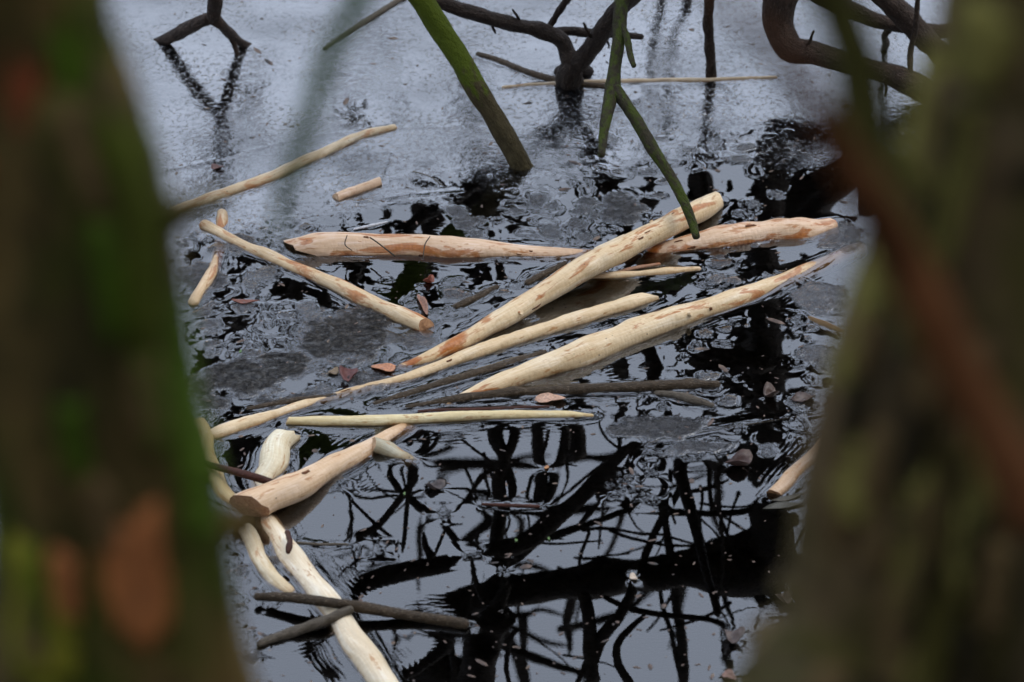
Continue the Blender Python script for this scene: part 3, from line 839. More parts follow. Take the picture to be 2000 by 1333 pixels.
tree('overhanging_tree', 'bare tree above the frame whose forked black limbs are mirrored in the lower middle', (0.3, 5.2), [
    ('trunk', [(985, 1185, 70), (958, 1225, 74), (940, 1280, 76), (928, 1345, 80), (920, 1460, 84)]),
    ('limb', [(662, 1149, 26), (700, 1140, 34), (760, 1126, 38), (830, 1108, 38), (900, 1094, 38), (970, 1078, 38), (1020, 1058, 38), (1070, 1030, 36), (1120, 990, 33), (1165, 945, 30), (1205, 895, 24), (1240, 850, 16)], 4.85),
    ('limb', [(1052, 1046, 24), (1012, 1090, 18), (985, 1150, 22), (970, 1200, 44)], 4.85),
    ('branch', [(958, 828, 34), (972, 865, 30), (984, 895, 22), (978, 930, 28), (974, 975, 30), (970, 1040, 26), (966, 1090, 28)], 4.9),
    ('branch', [(1016, 835, 24), (996, 875, 18), (988, 905, 20), (998, 945, 20), (1008, 985, 22)], 4.9),
    ('branch', [(1046, 815, 22), (1050, 870, 24), (1056, 930, 26), (1062, 990, 28), (1070, 1030, 28)], 5.3),
    ('branch', [(1108, 820, 20), (1100, 870, 20), (1090, 920, 20), (1078, 975, 22)], 5.3),
    ('branch', [(1255, 872, 14), (1228, 905, 15), (1206, 945, 13), (1170, 985, 12), (1130, 1025, 10)], 4.85),
    ('twig', [(1276, 890, 8), (1254, 930, 10), (1236, 966, 8), (1220, 990, 8)], 4.85),
    ('twig', [(1240, 880, 9), (1215, 925, 10), (1190, 962, 8)], 4.85),
    ('branch', [(870, 840, 8), (848, 868, 9), (826, 890, 12), (806, 936, 14), (776, 980, 15), (734, 1028, 15), (690, 1044, 18), (664, 1046, 6)], 4.8),
    ('branch', [(846, 838, 14), (832, 868, 14), (822, 892, 14), (804, 930, 14)], 4.85),
    ('branch', [(786, 964, 12), (806, 985, 14), (832, 1002, 15), (866, 1026, 14), (892, 1056, 14), (916, 1088, 13)], 4.8),
    ('branch', [(756, 928, 13), (768, 940, 14), (784, 966, 15)], 4.8),
    ('twig', [(810, 838, 7), (809, 890, 8), (800, 930, 11), (796, 975, 10), (792, 1030, 9), (786, 1080, 9)], 4.8),
    ('twig', [(662, 950, 4), (684, 974, 6), (706, 998, 7), (734, 1024, 8), (762, 1046, 7), (786, 1064, 6)], 4.8),
    ('twig', [(688, 946, 4), (686, 985, 6), (688, 1036, 5)], 4.8),
    ('branch', [(724, 1034, 13), (750, 1056, 12), (780, 1088, 11)], 4.8),
    ('twig', [(948, 928, 7), (920, 958, 8), (890, 994, 8), (870, 1036, 7), (846, 1090, 8)], 4.8),
    ('twig', [(888, 852, 5), (916, 872, 6), (946, 892, 6), (970, 910, 6)], 4.8),
    ('twig', [(690, 1060, 6), (694, 1090, 6), (698, 1130, 6)], 4.85),
    ('twig', [(668, 1112, 4), (700, 1098, 6), (730, 1096, 6), (724, 1110, 4)], 4.85),
    ('twig', [(880, 955, 6), (920, 956, 6), (965, 956, 6)], 4.85),
    ('branch', [(848, 1098, 22), (836, 1070, 14), (826, 1040, 8)], 4.85),
    ('twig', [(918, 1085, 12), (930, 1130, 11), (944, 1180, 12)], 4.85),
    ('twig', [(1010, 1230, 8), (994, 1260, 10), (988, 1300, 10), (1000, 1345, 10)], 4.8),
    ('twig', [(860, 1225, 10), (880, 1260, 12), (890, 1345, 12)], 4.8),
    ('branch', [(898, 1246, 24), (860, 1275, 24), (820, 1305, 24), (770, 1342, 24)], 4.7),
    ('branch', [(1240, 1152, 20), (1212, 1196, 24), (1180, 1242, 25), (1158, 1290, 26), (1160, 1345, 28)], 4.75),
    ('branch', [(1140, 1160, 28), (1148, 1210, 26), (1154, 1260, 28), (1160, 1310, 28)], 4.75),
    ('branch', [(1258, 1202, 10), (1230, 1228, 13), (1206, 1258, 15), (1208, 1296, 18), (1236, 1345, 22)], 4.75),
    ('twig', [(1176, 1166, 9), (1230, 1190, 12), (1300, 1202, 12), (1370, 1206, 11), (1430, 1220, 8)], 4.8),
    ('twig', [(1146, 1290, 9), (1136, 1315, 10), (1126, 1345, 10)], 4.75),
], 4.85, 300, arch=1)

tree('overhanging_tree', 'bare tree above the frame mirrored as a narrow black trunk along the left side', (-.5, 5.3), [
    ('trunk', [(412, 300, 26), (404, 380, 30), (402, 470, 33), (402, 560, 34), (398, 640, 34), (394, 720, 36), (380, 800, 40), (360, 900, 44)], 5.55),
    ('limb', [(452, 800, 40), (470, 850, 60), (478, 900, 62), (470, 960, 60), (450, 1080, 60)], 5.0),
    ('branch', [(470, 900, 30), (520, 880, 20), (580, 862, 10)], 5.0),
    ('limb', [(462, 1300, 36), (520, 1282, 38), (590, 1258, 34), (650, 1234, 30), (700, 1220, 20)], 4.7),
    ('limb', [(592, 1254, 30), (620, 1290, 28), (652, 1345, 30)], 4.7),
    ('branch', [(452, 560, 12), (470, 600, 18), (468, 650, 14)], 5.25),
    ('branch', [(390, 660, 18), (420, 700, 16), (440, 720, 10)], 5.25),
    ('limb', [(640, 545, 20), (660, 580, 34), (672, 620, 40)], 5.25),
    ('branch', [(720, 540, 30), (700, 580, 32), (690, 630, 28)], 5.25),
    ('branch', [(560, 520, 14), (570, 570, 22), (575, 620, 24)], 5.25),
], 5.0, 400, arch=-1)

tree('overhanging_tree', 'bare tree above the frame whose branches are broken up among the peeled sticks', (.1, 5.6), [
    ('trunk', [(1358, 300, 40), (1360, 340, 40), (1362, 372, 42), (1380, 400, 20)], 5.45),
    ('branch', [(1346, 372, 14), (1342, 410, 14), (1346, 440, 14)], 5.45),
    ('branch', [(820, 450, 26), (850, 430, 28), (890, 402, 28), (950, 372, 26), (1020, 342, 26)], 5.45),
    ('branch', [(948, 350, 24), (952, 400, 24), (956, 450, 28), (960, 500, 28)], 5.45),
    ('branch', [(1010, 385, 14), (996, 420, 14), (990, 450, 16)], 5.45),
    ('twig', [(700, 412, 8), (706, 440, 9), (712, 470, 9)], 5.45),
    ('branch', [(780, 425, 10), (786, 450, 16), (790, 480, 16)], 5.45),
    ('branch', [(944, 515, 16), (944, 545, 18), (950, 580, 18)], 5.45),
    ('branch', [(978, 515, 20), (980, 545, 22), (976, 580, 20)], 5.45),
    ('branch', [(850, 545, 22), (900, 556, 20), (930, 570, 16)], 5.45),
    ('branch', [(1290, 550, 20), (1284, 580, 24), (1288, 600, 20)], 5.45),
    ('branch', [(1320, 550, 14), (1322, 580, 16), (1318, 600, 12)], 5.45),
    ('branch', [(1390, 505, 14), (1394, 530, 16), (1386, 560, 12)], 5.45),
    ('branch', [(1160, 560, 20), (1180, 580, 20), (1230, 586, 16)], 5.45),
    ('branch', [(1150, 730, 24), (1154, 760, 24), (1150, 800, 26)], 5.45),
    ('branch', [(1210, 700, 14), (1222, 740, 16), (1236, 790, 14)], 5.45),
    ('branch', [(850, 640, 12), (900, 622, 16), (960, 600, 14)], 5.45),
    ('branch', [(1420, 350, 10), (1440, 400, 16), (1456, 440, 14)], 5.45),
    ('branch', [(1570, 330, 12), (1574, 380, 14), (1580, 430, 14)], 5.45),
], 5.2, 500)

def unseen_wood():
    g = np.random.default_rng(77)
    V, F = [], []
    def prism(a, b, ra, rb):
        a, b = np.array(a), np.array(b)
        t = b - a
        u = np.cross(t, (0.3, .9, .2)); u /= np.linalg.norm(u)
        v = np.cross(t, u); v /= np.linalg.norm(v)
        i = len(V)
        for c, r in ((a, ra), (b, rb)):
            for k in range(3):
                V.append(c + (u * math.cos(k * 2.094) + v * math.sin(k * 2.094)) * r)
        for k in range(3):
            F.append((i + k, i + (k + 1) % 3, i + 3 + (k + 1) % 3, i + 3 + k))
    def bare(b, h, r, n, spread, twigs):
        b = np.array(b)
        top = b + np.array([g.normal() * .3, g.normal() * .3, h])
        prism(b - [0, 0, 1.2], top, r, r * .2)
        for j in range(n):
            t = g.uniform(.14, .97)
            p = b + (top - b) * t
            q = p + np.array([g.normal(), g.normal(), g.uniform(.1, 1.0)]) * (1 - .6 * t) * spread
            prism(p, q, r * .32, r * .12)
            for _ in range(twigs):
                u = p + (q - p) * g.uniform(.25, .95)
                v = u + (q - p) * g.uniform(.1, .5) + g.normal(size=3) * .3 * spread
                prism(u, v, r * .14, r * .06)
    for k in range(520):  # unseen treeline, added as a dark horizon for the film to mirror
        an = g.uniform(0, 6.283)
        d = g.uniform(17, 32)
        bare((math.sin(an) * d, 4 + math.cos(an) * d, .6), g.uniform(2.4, 4.6), g.uniform(.12, .22), 18, 1.3, 4)
    n_ = 0
    while n_ < 34:                        # unseen near bank trees behind and beside the camera, added to darken reflections
        x, y = g.uniform(-11, 11), g.uniform(-10, 3)
        if abs(x) < 3.2 and y > -2.5:
            continue
        bare((x, y, .8), g.uniform(6, 10), g.uniform(.09, .18), 34, 2.6, 9)
        n_ += 1
    o = make('unseen_wood', V, F, TREEB, np.array(V) * .05, origin=Vector((0, 0, 0)), sm=False)
    kind(o, 'stuff')
    tag(o, 'unseen bare winter wood added all round the pond to darken its reflections', 'wood')
unseen_wood()

def mid_twigs():
    e = empty('overhanging_tree', (-.3, 5.7, -.05), 'bare twiggy tree above the frame whose wavering twigs show between the peeled sticks', 'tree', 'bare trees overhanging the pond')
    g = np.random.default_rng(8)
    limb(e, 'trunk', [(1130, 420, 30), (1124, 520, 34), (1136, 640, 36), (1120, 760, 40), (1126, 900, 44)], 5.5, 800)
    for k, q in enumerate((((380, 500, 40), (400, 620, 44), (392, 760, 48)), ((452, 470, 30), (462, 560, 36), (440, 650, 30)), ((520, 560, 26), (600, 588, 40), (730, 604, 34)), ((556, 640, 34), (600, 690, 44), (624, 750, 40)),
                           ((700, 520, 36), (688, 620, 40), (706, 690, 36)), ((1130, 560, 30), (1100, 640, 34)), ((1440, 690, 40), (1480, 640, 44), (1560, 560, 40)), ((1300, 650, 30), (1420, 704, 54), (1560, 724, 60)),
                           ((1090, 720, 30), (1160, 790, 34)), ((890, 730, 26), (960, 700, 30)), ((770, 560, 26), (880, 590, 30)), ((430, 830, 40), (500, 870, 44)), ((1340, 740, 40), (1430, 770, 46), (1520, 770, 50)), ((620, 440, 26), (560, 500, 30)), ((1560, 640, 34), (1600, 720, 40), (1580, 800, 40)))):
        limb(e, 'branch', list(q), 5.45, 960 + k)  # unseen broad branches, added so their reflections blacken the middle water
    for k in range(34):
        x0, y0 = g.uniform(640, 1500), g.uniform(840, 1120)
        an = g.choice([g.uniform(.5, 1.2), g.uniform(1.3, 1.8), g.uniform(2.0, 2.7), g.uniform(-.2, .25)], p=[.35, .25, .25, .15])
        ln = g.uniform(120, 300)
        w = g.uniform(4, 8)
        pts = [(x0 + math.cos(an) * ln * (t - .5) + g.normal() * 6, y0 + math.sin(an) * ln * (t - .5) + g.normal() * 4, w * (1 - .6 * t) + 2) for t in np.linspace(0, 1, 6)]
        limb(e, 'twig', pts, g.uniform(4.95, 5.2), 1000 + k, seg=6, amp=.2)
    for k in range(46):
        x0, y0 = g.uniform(380, 1620), g.uniform(400, 800)
        an = g.choice([g.uniform(1.2, 1.95), g.uniform(.2, 1.2), g.uniform(1.9, 2.9)], p=[.55, .25, .2])
        ln = g.uniform(50, 170)
        w = g.uniform(8, 26)
        pts = [(x0 + math.cos(an) * ln * (t - .5) + g.normal() * 4, max(395, y0 + math.sin(an) * ln * (t - .5)), w * (1 - .6 * t) + 2) for t in np.linspace(0, 1, 4)]
        limb(e, 'branch', pts, g.uniform(5.45, 5.8), 810 + k, seg=6)
    for k in range(32):
        x0, y0 = g.uniform(620, 1560), g.uniform(850, 1330)
        an = g.uniform(0, 3.14)
        ln = g.uniform(70, 190)
        w = g.uniform(3, 8)
        pts = [(x0 + math.cos(an + .12 * t) * ln * (t - .5) + g.normal() * 3, y0 + math.sin(an + .12 * t) * ln * (t - .5), w * (1 - .6 * t) + 1.5) for t in np.linspace(0, 1, 5)]
        limb(e, 'twig', pts, g.uniform(4.95, 5.5), 870 + k, seg=6, amp=.16)
mid_twigs()

def back_stems():
    e = empty('overhanging_tree', (.2, 6.4, -.05), 'bare tree whose stems show as dark speckled streaks in the grey film', 'tree', 'bare trees overhanging the pond')
    g = np.random.default_rng(14)
    for k, (x, y0, y1, w, dx) in enumerate(((905, 90, 400, 34, 40), (930, 200, 420, 24, 20), (720, 40, 330, 26, -40), (660, 120, 400, 20, 30), (760, 60, 240, 18, 30), (520, 110, 330, 24, -60), (460, 150, 300, 16, 20),
                                          (1110, 170, 330, 40, 20), (1150, 230, 400, 30, 60), (1075, 260, 420, 26, -70), (1010, 300, 430, 30, -80), (1390, 180, 400, 28, -20), (1300, 60, 260, 20, 10), (1430, 150, 330, 18, -30),
                                          (1560, 200, 420, 24, 10), (560, 330, 520, 26, 20), (840, 300, 430, 26, -30), (1250, 300, 430, 22, 20), (400, 250, 520, 24, -10), (1690, 180, 420, 40, 10), (1760, 200, 420, 60, 0), (610, 60, 180, 12, 30))):
        pts = [(x + dx * t + g.normal() * 6, y0 + (y1 - y0) * t, w * (.7 + .5 * t)) for t in np.linspace(0, 1, 5)]
        limb(e, 'trunk' if k == 0 else 'branch', pts, 5.95 + .25 * g.random(), 900 + k, seg=7)
back_stems()

# thin, higher and blurrier branches all over
def far_twigs():
    e = empty('overhanging_tree', (0.4, 7.0, -.05), 'more distant bare tree whose thin grey twigs are mirrored blurred at the bottom', 'tree', 'bare trees overhanging the pond')
    g = np.random.default_rng(21)
    trunk = [(1800, 700, 90), (1720, 1000, 84), (1660, 1300, 80), (1620, 1600, 70)]
    limb(e, 'trunk', trunk, 7.0, 600, arch=1)
    for k in range(34):
        x0, y0 = g.uniform(560, 1560), g.uniform(820, 1330)
        an = g.choice([g.uniform(-.5, .5), g.uniform(1.0, 2.1)])
        ln = g.uniform(140, 420)
        w = g.uniform(12, 30)
        pts = []
        for t in np.linspace(0, 1, 5):
            pts.append((x0 + math.cos(an) * ln * t + g.normal() * 8, y0 + math.sin(an) * ln * t + g.normal() * 8, w * (1 - .75 * t) + 2))
        limb(e, 'branch', pts, g.uniform(6.2, 8.5), 610 + k, seg=6)
far_twigs()

# ------------------------------------------------------------------ the water surface
def build_water():
    fx = np.arange(-1.14, 1.1401, .0026)
    fy = np.arange(3.12, 5.78, .0036)
    xs = np.concatenate([[-60, -25, -10, -4, -2, -1.4], fx, [1.4, 2, 4, 10, 25, 60]])
    ys = np.concatenate([[1.2, 2, 2.6, 3.0], fy, [6.0, 6.5, 8, 11, 16, 30, 60]])
    X, Y = np.meshgrid(xs, ys)
    shp = X.shape
    PX, PY = px_of(X, Y)
    inside = (np.abs(X) < 1.13) & (Y > 3.14) & (Y < 5.77)
    g = np.random.default_rng(3)

    def vnoise(s, seed, ax=1.0):
        gg = np.random.default_rng(seed)
        T = gg.random((256, 256))
        u, v = X * s * ax + 1000.3, Y * s + 1000.7
        iu, iv = np.floor(u).astype(int), np.floor(v).astype(int)
        a, b = u - iu, v - iv
        a, b = a * a * a * (a * (a * 6 - 15) + 10), b * b * b * (b * (b * 6 - 15) + 10)
        f = lambda i, j: T[i % 256, j % 256]
        return (f(iv, iu) * (1 - a) + f(iv, iu + 1) * a) * (1 - b) + (f(iv + 1, iu) * (1 - a) + f(iv + 1, iu + 1) * a) * b - .5

    def fbm(s, seed, o=4, ax=1.0):
        return sum(vnoise(s * 2 ** k, seed + k, ax) * .55 ** k for k in range(o))

    D = np.full(shp, 9.0)
    x0, y0 = fx[0], fy[0]
    W = np.zeros(shp)
    for (cx, cy, cz, r, wt) in FLOATS:
        if abs(cz) > r * 1.05:
            continue
        hw = math.sqrt(max(r * r - cz * cz, 0))
        m = hw + .07
        i0, i1 = np.searchsorted(xs, [cx - m, cx + m])
        j0, j1 = np.searchsorted(ys, [cy - m, cy + m])
        if i1 <= i0 or j1 <= j0:
            continue
        sub = D[j0:j1, i0:i1]
        dnew = np.hypot(X[j0:j1, i0:i1] - cx, Y[j0:j1, i0:i1] - cy) - hw
        W[j0:j1, i0:i1] = np.where(dnew < sub, wt, W[j0:j1, i0:i1])
        np.minimum(sub, dnew, out=sub)

    # where the film lies: boundary by picture column, with an uneven edge
    bx = [200, 330, 420, 520, 600, 660, 720, 780, 900, 980, 1060, 1150, 1240, 1330, 1420, 1500, 1580, 1650, 1720, 1850, 2100]
    by = [560, 520, 480, 470, 440, 415, 395, 385, 385, 395, 360, 330, 318, 310, 318, 320, 315, 300, 300, 320, 330]
    n1 = fbm(9, 40, 5)
    edge = np.interp(PX, bx, by) + n1 * 70
    film = smooth(-10, 20, edge - PY) * (1 - .55 * smooth(.02, .16, fbm(26, 47, 3)) * smooth(130, 20, edge - PY))
    scum = np.zeros(shp)
    n2 = fbm(14, 60, 5)
    n3 = fbm(48, 66, 3)
    for (cx, cy, rx, ry, an, st) in ((672, 655, 84, 46, -.15, 1), (470, 745, 96, 42, .1, 1), (560, 715, 54, 26, 0, 1), (420, 790, 56, 20, 0, .9), (590, 775, 50, 8, -.2, .7),
                                     (1290, 836, 80, 19, -.08, .8), (1380, 876, 66, 13, -.1, .7), (1215, 408, 38, 24, 0, .8), (905, 435, 32, 14, 0, .7),
                                     (395, 545, 36, 26, 0, .7), (470, 600, 18, 12, 0, .6), (700, 745, 40, 14, 0, .7), (770, 660, 30, 12, .3, .6), (1640, 470, 50, 40, 0, .5),
                                     (480, 480, 40, 20, 0, .5), (1600, 580, 50, 26, 0, .4), (1610, 700, 50, 30, 0, .4), (830, 470, 0.1, 0.1, 0, 0)):
        dx, dy = PX - cx, PY - cy
        u = (dx * math.cos(an) + dy * math.sin(an)) / max(rx, 1)
        v = (-dx * math.sin(an) + dy * math.cos(an)) / max(ry, 1)
        q = np.sqrt(u * u + v * v) + n2 * .9 + n3 * .45
        scum = np.maximum(scum, st * smooth(1.10, .70, q))
    # rosettes of scum and bubbles
    H = np.zeros(shp)
    rim = np.zeros(shp)
    boxes = ((850, 400, 1320, 460, 18, 9, 34), (1000, 330, 1300, 430, 26, 8, 30), (1130, 255, 1560, 345, 26, 8, 30), (340, 470, 560, 610, 46, 8, 30), (360, 590, 620, 720, 40, 8, 32),
             (560, 600, 830, 710, 20, 10, 34), (1540, 590, 1660, 850, 26, 7, 26), (1380, 590, 1480, 800, 10, 6, 18), (1260, 790, 1640, 890, 16, 7, 24), (620, 690, 800, 775, 22, 8, 28), (880, 540, 1060, 640, 10, 8, 26),
             (1380, 380, 1520, 480, 14, 8, 24), (500, 430, 640, 490, 16, 7, 22), (440, 1050, 530, 1200, 18, 7, 24), (440, 1180, 560, 1300, 10, 7, 26), (1300, 640, 1460, 780, 12, 6, 22),
             (740, 540, 900, 660, 8, 6, 20), (1480, 1150, 1560, 1330, 8, 6, 20), (1340, 500, 1500, 560, 10, 8, 24), (1180, 920, 1280, 985, 5, 4, 9), (380, 800, 440, 900, 10, 6, 18),
             (640, 940, 1000, 1120, 6, 4, 9), (1060, 430, 1240, 480, 14, 8, 24))
    for (xa, ya, xb, yb, n, r0, r1) in boxes:
        for _ in range(n):
            px, py = g.uniform(xa, xb), g.uniform(ya, yb)
            rp = r0 + (r1 - r0) * g.random() ** 2
            c = at(px, py)
            rad = rp * .00088
            m = rad * 2 + .02
            i0, i1 = np.searchsorted(xs, [c.x - m, c.x + m])
            j0, j1 = np.searchsorted(ys, [c.y - m, c.y + m])
            if i1 - i0 < 3 or j1 - j0 < 3:
                continue
            dx, dy = X[j0:j1, i0:i1] - c.x, Y[j0:j1, i0:i1] - c.y
            t = np.arctan2(dy, dx)
            w = 1 + .14 * np.sin(2 * t + g.uniform(0, 6)) + .10 * np.sin(3 * t + g.uniform(0, 6)) + .06 * np.sin(5 * t + g.uniform(0, 6))
            el = g.uniform(.75, 1.25)
            q = np.hypot(dx * el, dy / el) / (rad * w)
            hh = .0010 * min(1, rad / .012) * np.exp(-((q - 1) / (.0028 / rad + .06)) ** 2)
            hh += .00035 * np.exp(-np.clip(q - 1, 0, 9) * rad / .012) * (q > 1) + .00035 * (q <= 1)
            H[j0:j1, i0:i1] = np.maximum(H[j0:j1, i0:i1], hh)
            if g.random() < .34:
                sub = scum[j0:j1, i0:i1]
                np.maximum(sub, g.uniform(.25, .6) * smooth(1.0, .6, q), out=sub)
    still = smooth(1440, 1465, PX) * smooth(1550, 1525, PX) * smooth(455, 490, PY)      # open water right of the pile
    H *= 1 - .8 * still
    scum *= 1 - .75 * still
    # ridges pushed up in the film
    for line_ in ([(310, 335), (380, 322), (450, 306), (530, 284), (610, 266), (700, 258), (790, 250), (900, 248)], [(700, 395), (800, 380), (900, 372)],
                  [(1500, 536), (1560, 552), (1600, 580), (1604, 612)], [(1520, 532), (1575, 548), (1612, 578), (1616, 610)], [(740, 330), (760, 300), (745, 345), (735, 355)], [(640, 245), (668, 238)]):
        P = np.array([tuple(at(x, y))[:2] for x, y in line_])
        for a, b in zip(P[:-1], P[1:]):
            for t in np.linspace(0, 1, max(2, int(np.linalg.norm(b - a) / .004))):
                c = a + (b - a) * t
                i0, i1 = np.searchsorted(xs, [c[0] - .02, c[0] + .02])
                j0, j1 = np.searchsorted(ys, [c[1] - .02, c[1] + .02])
                q = np.hypot(X[j0:j1, i0:i1] - c[0], Y[j0:j1, i0:i1] - c[1])
                H[j0:j1, i0:i1] = np.maximum(H[j0:j1, i0:i1], .0012 * np.exp(-(q / .005) ** 2))
    # meniscus round everything that floats, with faint parallel creases
    dd = np.clip(D, 0, None)
    men = (.0014 * np.exp(-dd / .005) + .0009 * np.exp(-dd / .015)) * W
    jit = fbm(30, 90, 2)
    men += .00024 * np.cos(dd / .0088 * 6.28 + jit * 4) * np.exp(-dd / .021) * smooth(.55, .95, W) * smooth(-.25, .25, fbm(16, 93, 2) + .05)
    # gentle undulation: clear water nearly still, livelier in the middle band
    band = smooth(400, 480, PY) * smooth(860, 760, PY) * (1 - .85 * smooth(1400, 1460, PX))
    calm = .00005 * fbm(7, 20, 2) + band * (.00020 * fbm(12, 25, 2) + .00013 * fbm(38, 29, 2))
    calm = calm + film * (.00030 * fbm(18, 33, 2) + .00022 * fbm(70, 37, 2))
    calm += scum * (.0012 * fbm(60, 44, 4) + .0004)
    H = (H + men + calm) * inside
    film = np.where(inside, film, (Y > 5).astype(float))
    V = np.stack([X, Y, H], -1).reshape(-1, 3)
    nv = len(V)
    h, w = shp
    i = np.arange(nv).reshape(h, w)
    F = np.stack([i[:-1, :-1], i[:-1, 1:], i[1:, 1:], i[1:, :-1]], -1).reshape(-1, 4)
    # a floor for the body of water, so that it is a closed volume
    bot = np.array([[xs[0], ys[0], -.6], [xs[-1], ys[0], -.6], [xs[-1], ys[-1], -.6], [xs[0], ys[-1], -.6]])
    V = np.vstack([V, bot])
    me = bpy.data.meshes.new('water')
    n4 = len(F)
    edges = [(i[0, :], nv, nv + 1), (i[:, -1], nv + 1, nv + 2), (i[-1, ::-1], nv + 2, nv + 3), (i[::-1, 0], nv + 3, nv)]
    loops = [F.ravel()]
    totals = [np.full(n4, 4)]
    for e, a, b in edges:
        poly = np.concatenate([e[::-1], [a, b]])
        loops.append(poly); totals.append(np.array([len(poly)]))
    loops.append(np.array([nv + 3, nv + 2, nv + 1, nv])); totals.append(np.array([4]))
    loops, totals = np.concatenate(loops), np.concatenate(totals)
    me.vertices.add(len(V)); me.loops.add(len(loops)); me.polygons.add(len(totals))
    me.vertices.foreach_set('co', V.astype(np.float32).ravel())
    me.loops.foreach_set('vertex_index', loops.astype(np.int32))
    me.polygons.foreach_set('loop_start', np.concatenate([[0], np.cumsum(totals)[:-1]]).astype(np.int32))
    me.polygons.foreach_set('use_smooth', np.concatenate([np.ones(n4, bool), np.zeros(5, bool)]))
    me.update(calc_edges=True)
    me.validate()
    for nm, A in (('film', film), ('scum', scum)):
        a = me.attributes.new(nm, 'FLOAT', 'POINT')
        a.data.foreach_set('value', np.concatenate([A.ravel(), np.zeros(4)]).astype(np.float32))
    # material: mirror over a transparent brown body, with greyish film and dull scum
    m, nt, out = new_mat('pond_water')
    pos = N(nt, 'ShaderNodeTexCoord').outputs['Object']
    fa = N(nt, 'ShaderNodeAttribute', attribute_name='film').outputs['Fac']
    sa = N(nt, 'ShaderNodeAttribute', attribute_name='scum').outputs['Fac']
    fine = noise(nt, pos, 170, 4, .62)
    mid = noise(nt, pos, 55, 3, .55)
    patch = noise(nt, pos, 5.0, 4, .6)
    fstr = math_(nt, 'MULTIPLY', fa, ramp(nt, patch, [(.36, .18), (.60, 1.1)]))
    spk = ramp(nt, noise(nt, N(nt, 'ShaderNodeMapping', {'Vector': pos, 'Scale': (1, .8, 1)}).outputs[0], 105, 3, .6), [(.555, 0), (.63, 1)])
    spk = math_(nt, 'MULTIPLY', spk, ramp(nt, noise(nt, pos, 7.5, 3, .6), [(.40, 0.08), (.56, 1)]))
    hf = math_(nt, 'MULTIPLY', math_(nt, 'ADD', math_(nt, 'MULTIPLY', fine, .22), math_(nt, 'MULTIPLY', mid, .75)), fstr)
    creases = ramp(nt, noise(nt, pos, 48, 4, .65, 1.5), [(.42, 0), (.5, 1), (.58, 0)])
    hs_ = math_(nt, 'MULTIPLY', math_(nt, 'ADD', noise(nt, pos, 120, 4, .65), math_(nt, 'MULTIPLY', creases, .40)), sa)
    hf = math_(nt, 'SUBTRACT', hf, math_(nt, 'MULTIPLY', math_(nt, 'MULTIPLY', spk, fa), .50))
    hgt = math_(nt, 'ADD', math_(nt, 'MULTIPLY', hf, .0015), math_(nt, 'MULTIPLY', hs_, .0065))
    bmp = N(nt, 'ShaderNodeBump', {'Height': hgt, 'Strength': 1.0, 'Distance': 1.0}).outputs[0]
    fr = N(nt, 'ShaderNodeFresnel', {'IOR': math_(nt, 'ADD', 1.95, math_(nt, 'MULTIPLY', fa, ramp(nt, noise(nt, pos, 2.6, 4, .6), [(.34, .05), (.64, 1.25)]))), 'Normal': bmp}).outputs[0]
    rough = math_(nt, 'ADD', math_(nt, 'MULTIPLY', fstr, .02), math_(nt, 'MULTIPLY', sa, .12))
    gl = N(nt, 'ShaderNodeBsdfGlossy', {'Color': (1, 1, 1, 1), 'Roughness': rough, 'Normal': bmp}).outputs[0]
    tr_ = N(nt, 'ShaderNodeBsdfTransparent', {'Color': (.92, .90, .86, 1)}).outputs[0]
    sp = noise(nt, pos, 120, 4, .65)
    scol = mixc(nt, ramp(nt, noise(nt, pos, 70, 5, .7, .5), [(.40, 0), (.62, 1)]), (.010, .0095, .009), (.050, .046, .040))
    dcol = mixc(nt, sa, (.10, .105, .12), scol)
    df = N(nt, 'ShaderNodeBsdfDiffuse', {'Color': dcol, 'Normal': bmp}).outputs[0]
    ff = math_(nt, 'MULTIPLY', fstr, ramp(nt, sp, [(.46, .0), (.60, .22)]))
    cover = math_(nt, 'MAXIMUM', ff, math_(nt, 'MULTIPLY', sa, .95))
    body = N(nt, 'ShaderNodeMixShader', {0: cover, 1: tr_, 2: df}).outputs[0]
    fr = math_(nt, 'MULTIPLY', fr, math_(nt, 'SUBTRACT', 1.0, math_(nt, 'MULTIPLY', sa, .62)))
    sur = N(nt, 'ShaderNodeMixShader', {0: fr, 1: body, 2: gl}).outputs[0]
    nt.links.new(sur, out.inputs['Surface'])
    va = N(nt, 'ShaderNodeVolumeAbsorption', {'Color': (.42, .24, .10, 1), 'Density': 34.0}).outputs[0]
    nt.links.new(va, out.inputs['Volume'])
    me.materials.append(m)
    o = bpy.data.objects.new('water', me)
    COL.objects.link(o)
    kind(o, 'structure')
build_water()

SHREDB = bark('bark_shred_brown', (.16, .06, .022), (.09, .034, .014), (.05, .025, .014), 200, .56, .5, bump=.002)

def shreds(o, ln, n, seed):
    g = np.random.default_rng(seed)
    for k in range(n):
        t = g.uniform(.12, .92)
        C, nn, b, tg, r = [x[0] for x in ln.ev(np.array([t * ln.L]))]
        d = np.array(CAM) - C
        fa = math.atan2(d @ b, d @ nn) + g.uniform(-.9, .9)
        dt, da = g.uniform(.003, .012) / ln.L, g.uniform(.05, .15)
        shell(o, 'bark_shred', ln, t - dt, t + dt, fa - da, fa + da, SHREDB, .0004, seed * 9 + k, (7, 6), 1.03)
SHRED = ((big, bl, 4), (lg2, l2, 4), (stG, lG, 4), (stI, lI, 2), (stJ, lJ, 4), (stL, lL, 2))

# ------------------------------------------------------------------ trees close to the camera, out of focus
def trunk_bark(seed, c1, c2, moss, thr):
    return bark('mossy_trunk_bark', c1, c2, (.010, .008, .005), 20, .56, .9, moss=moss, moss_thr=thr, bump=.006, seed=seed)

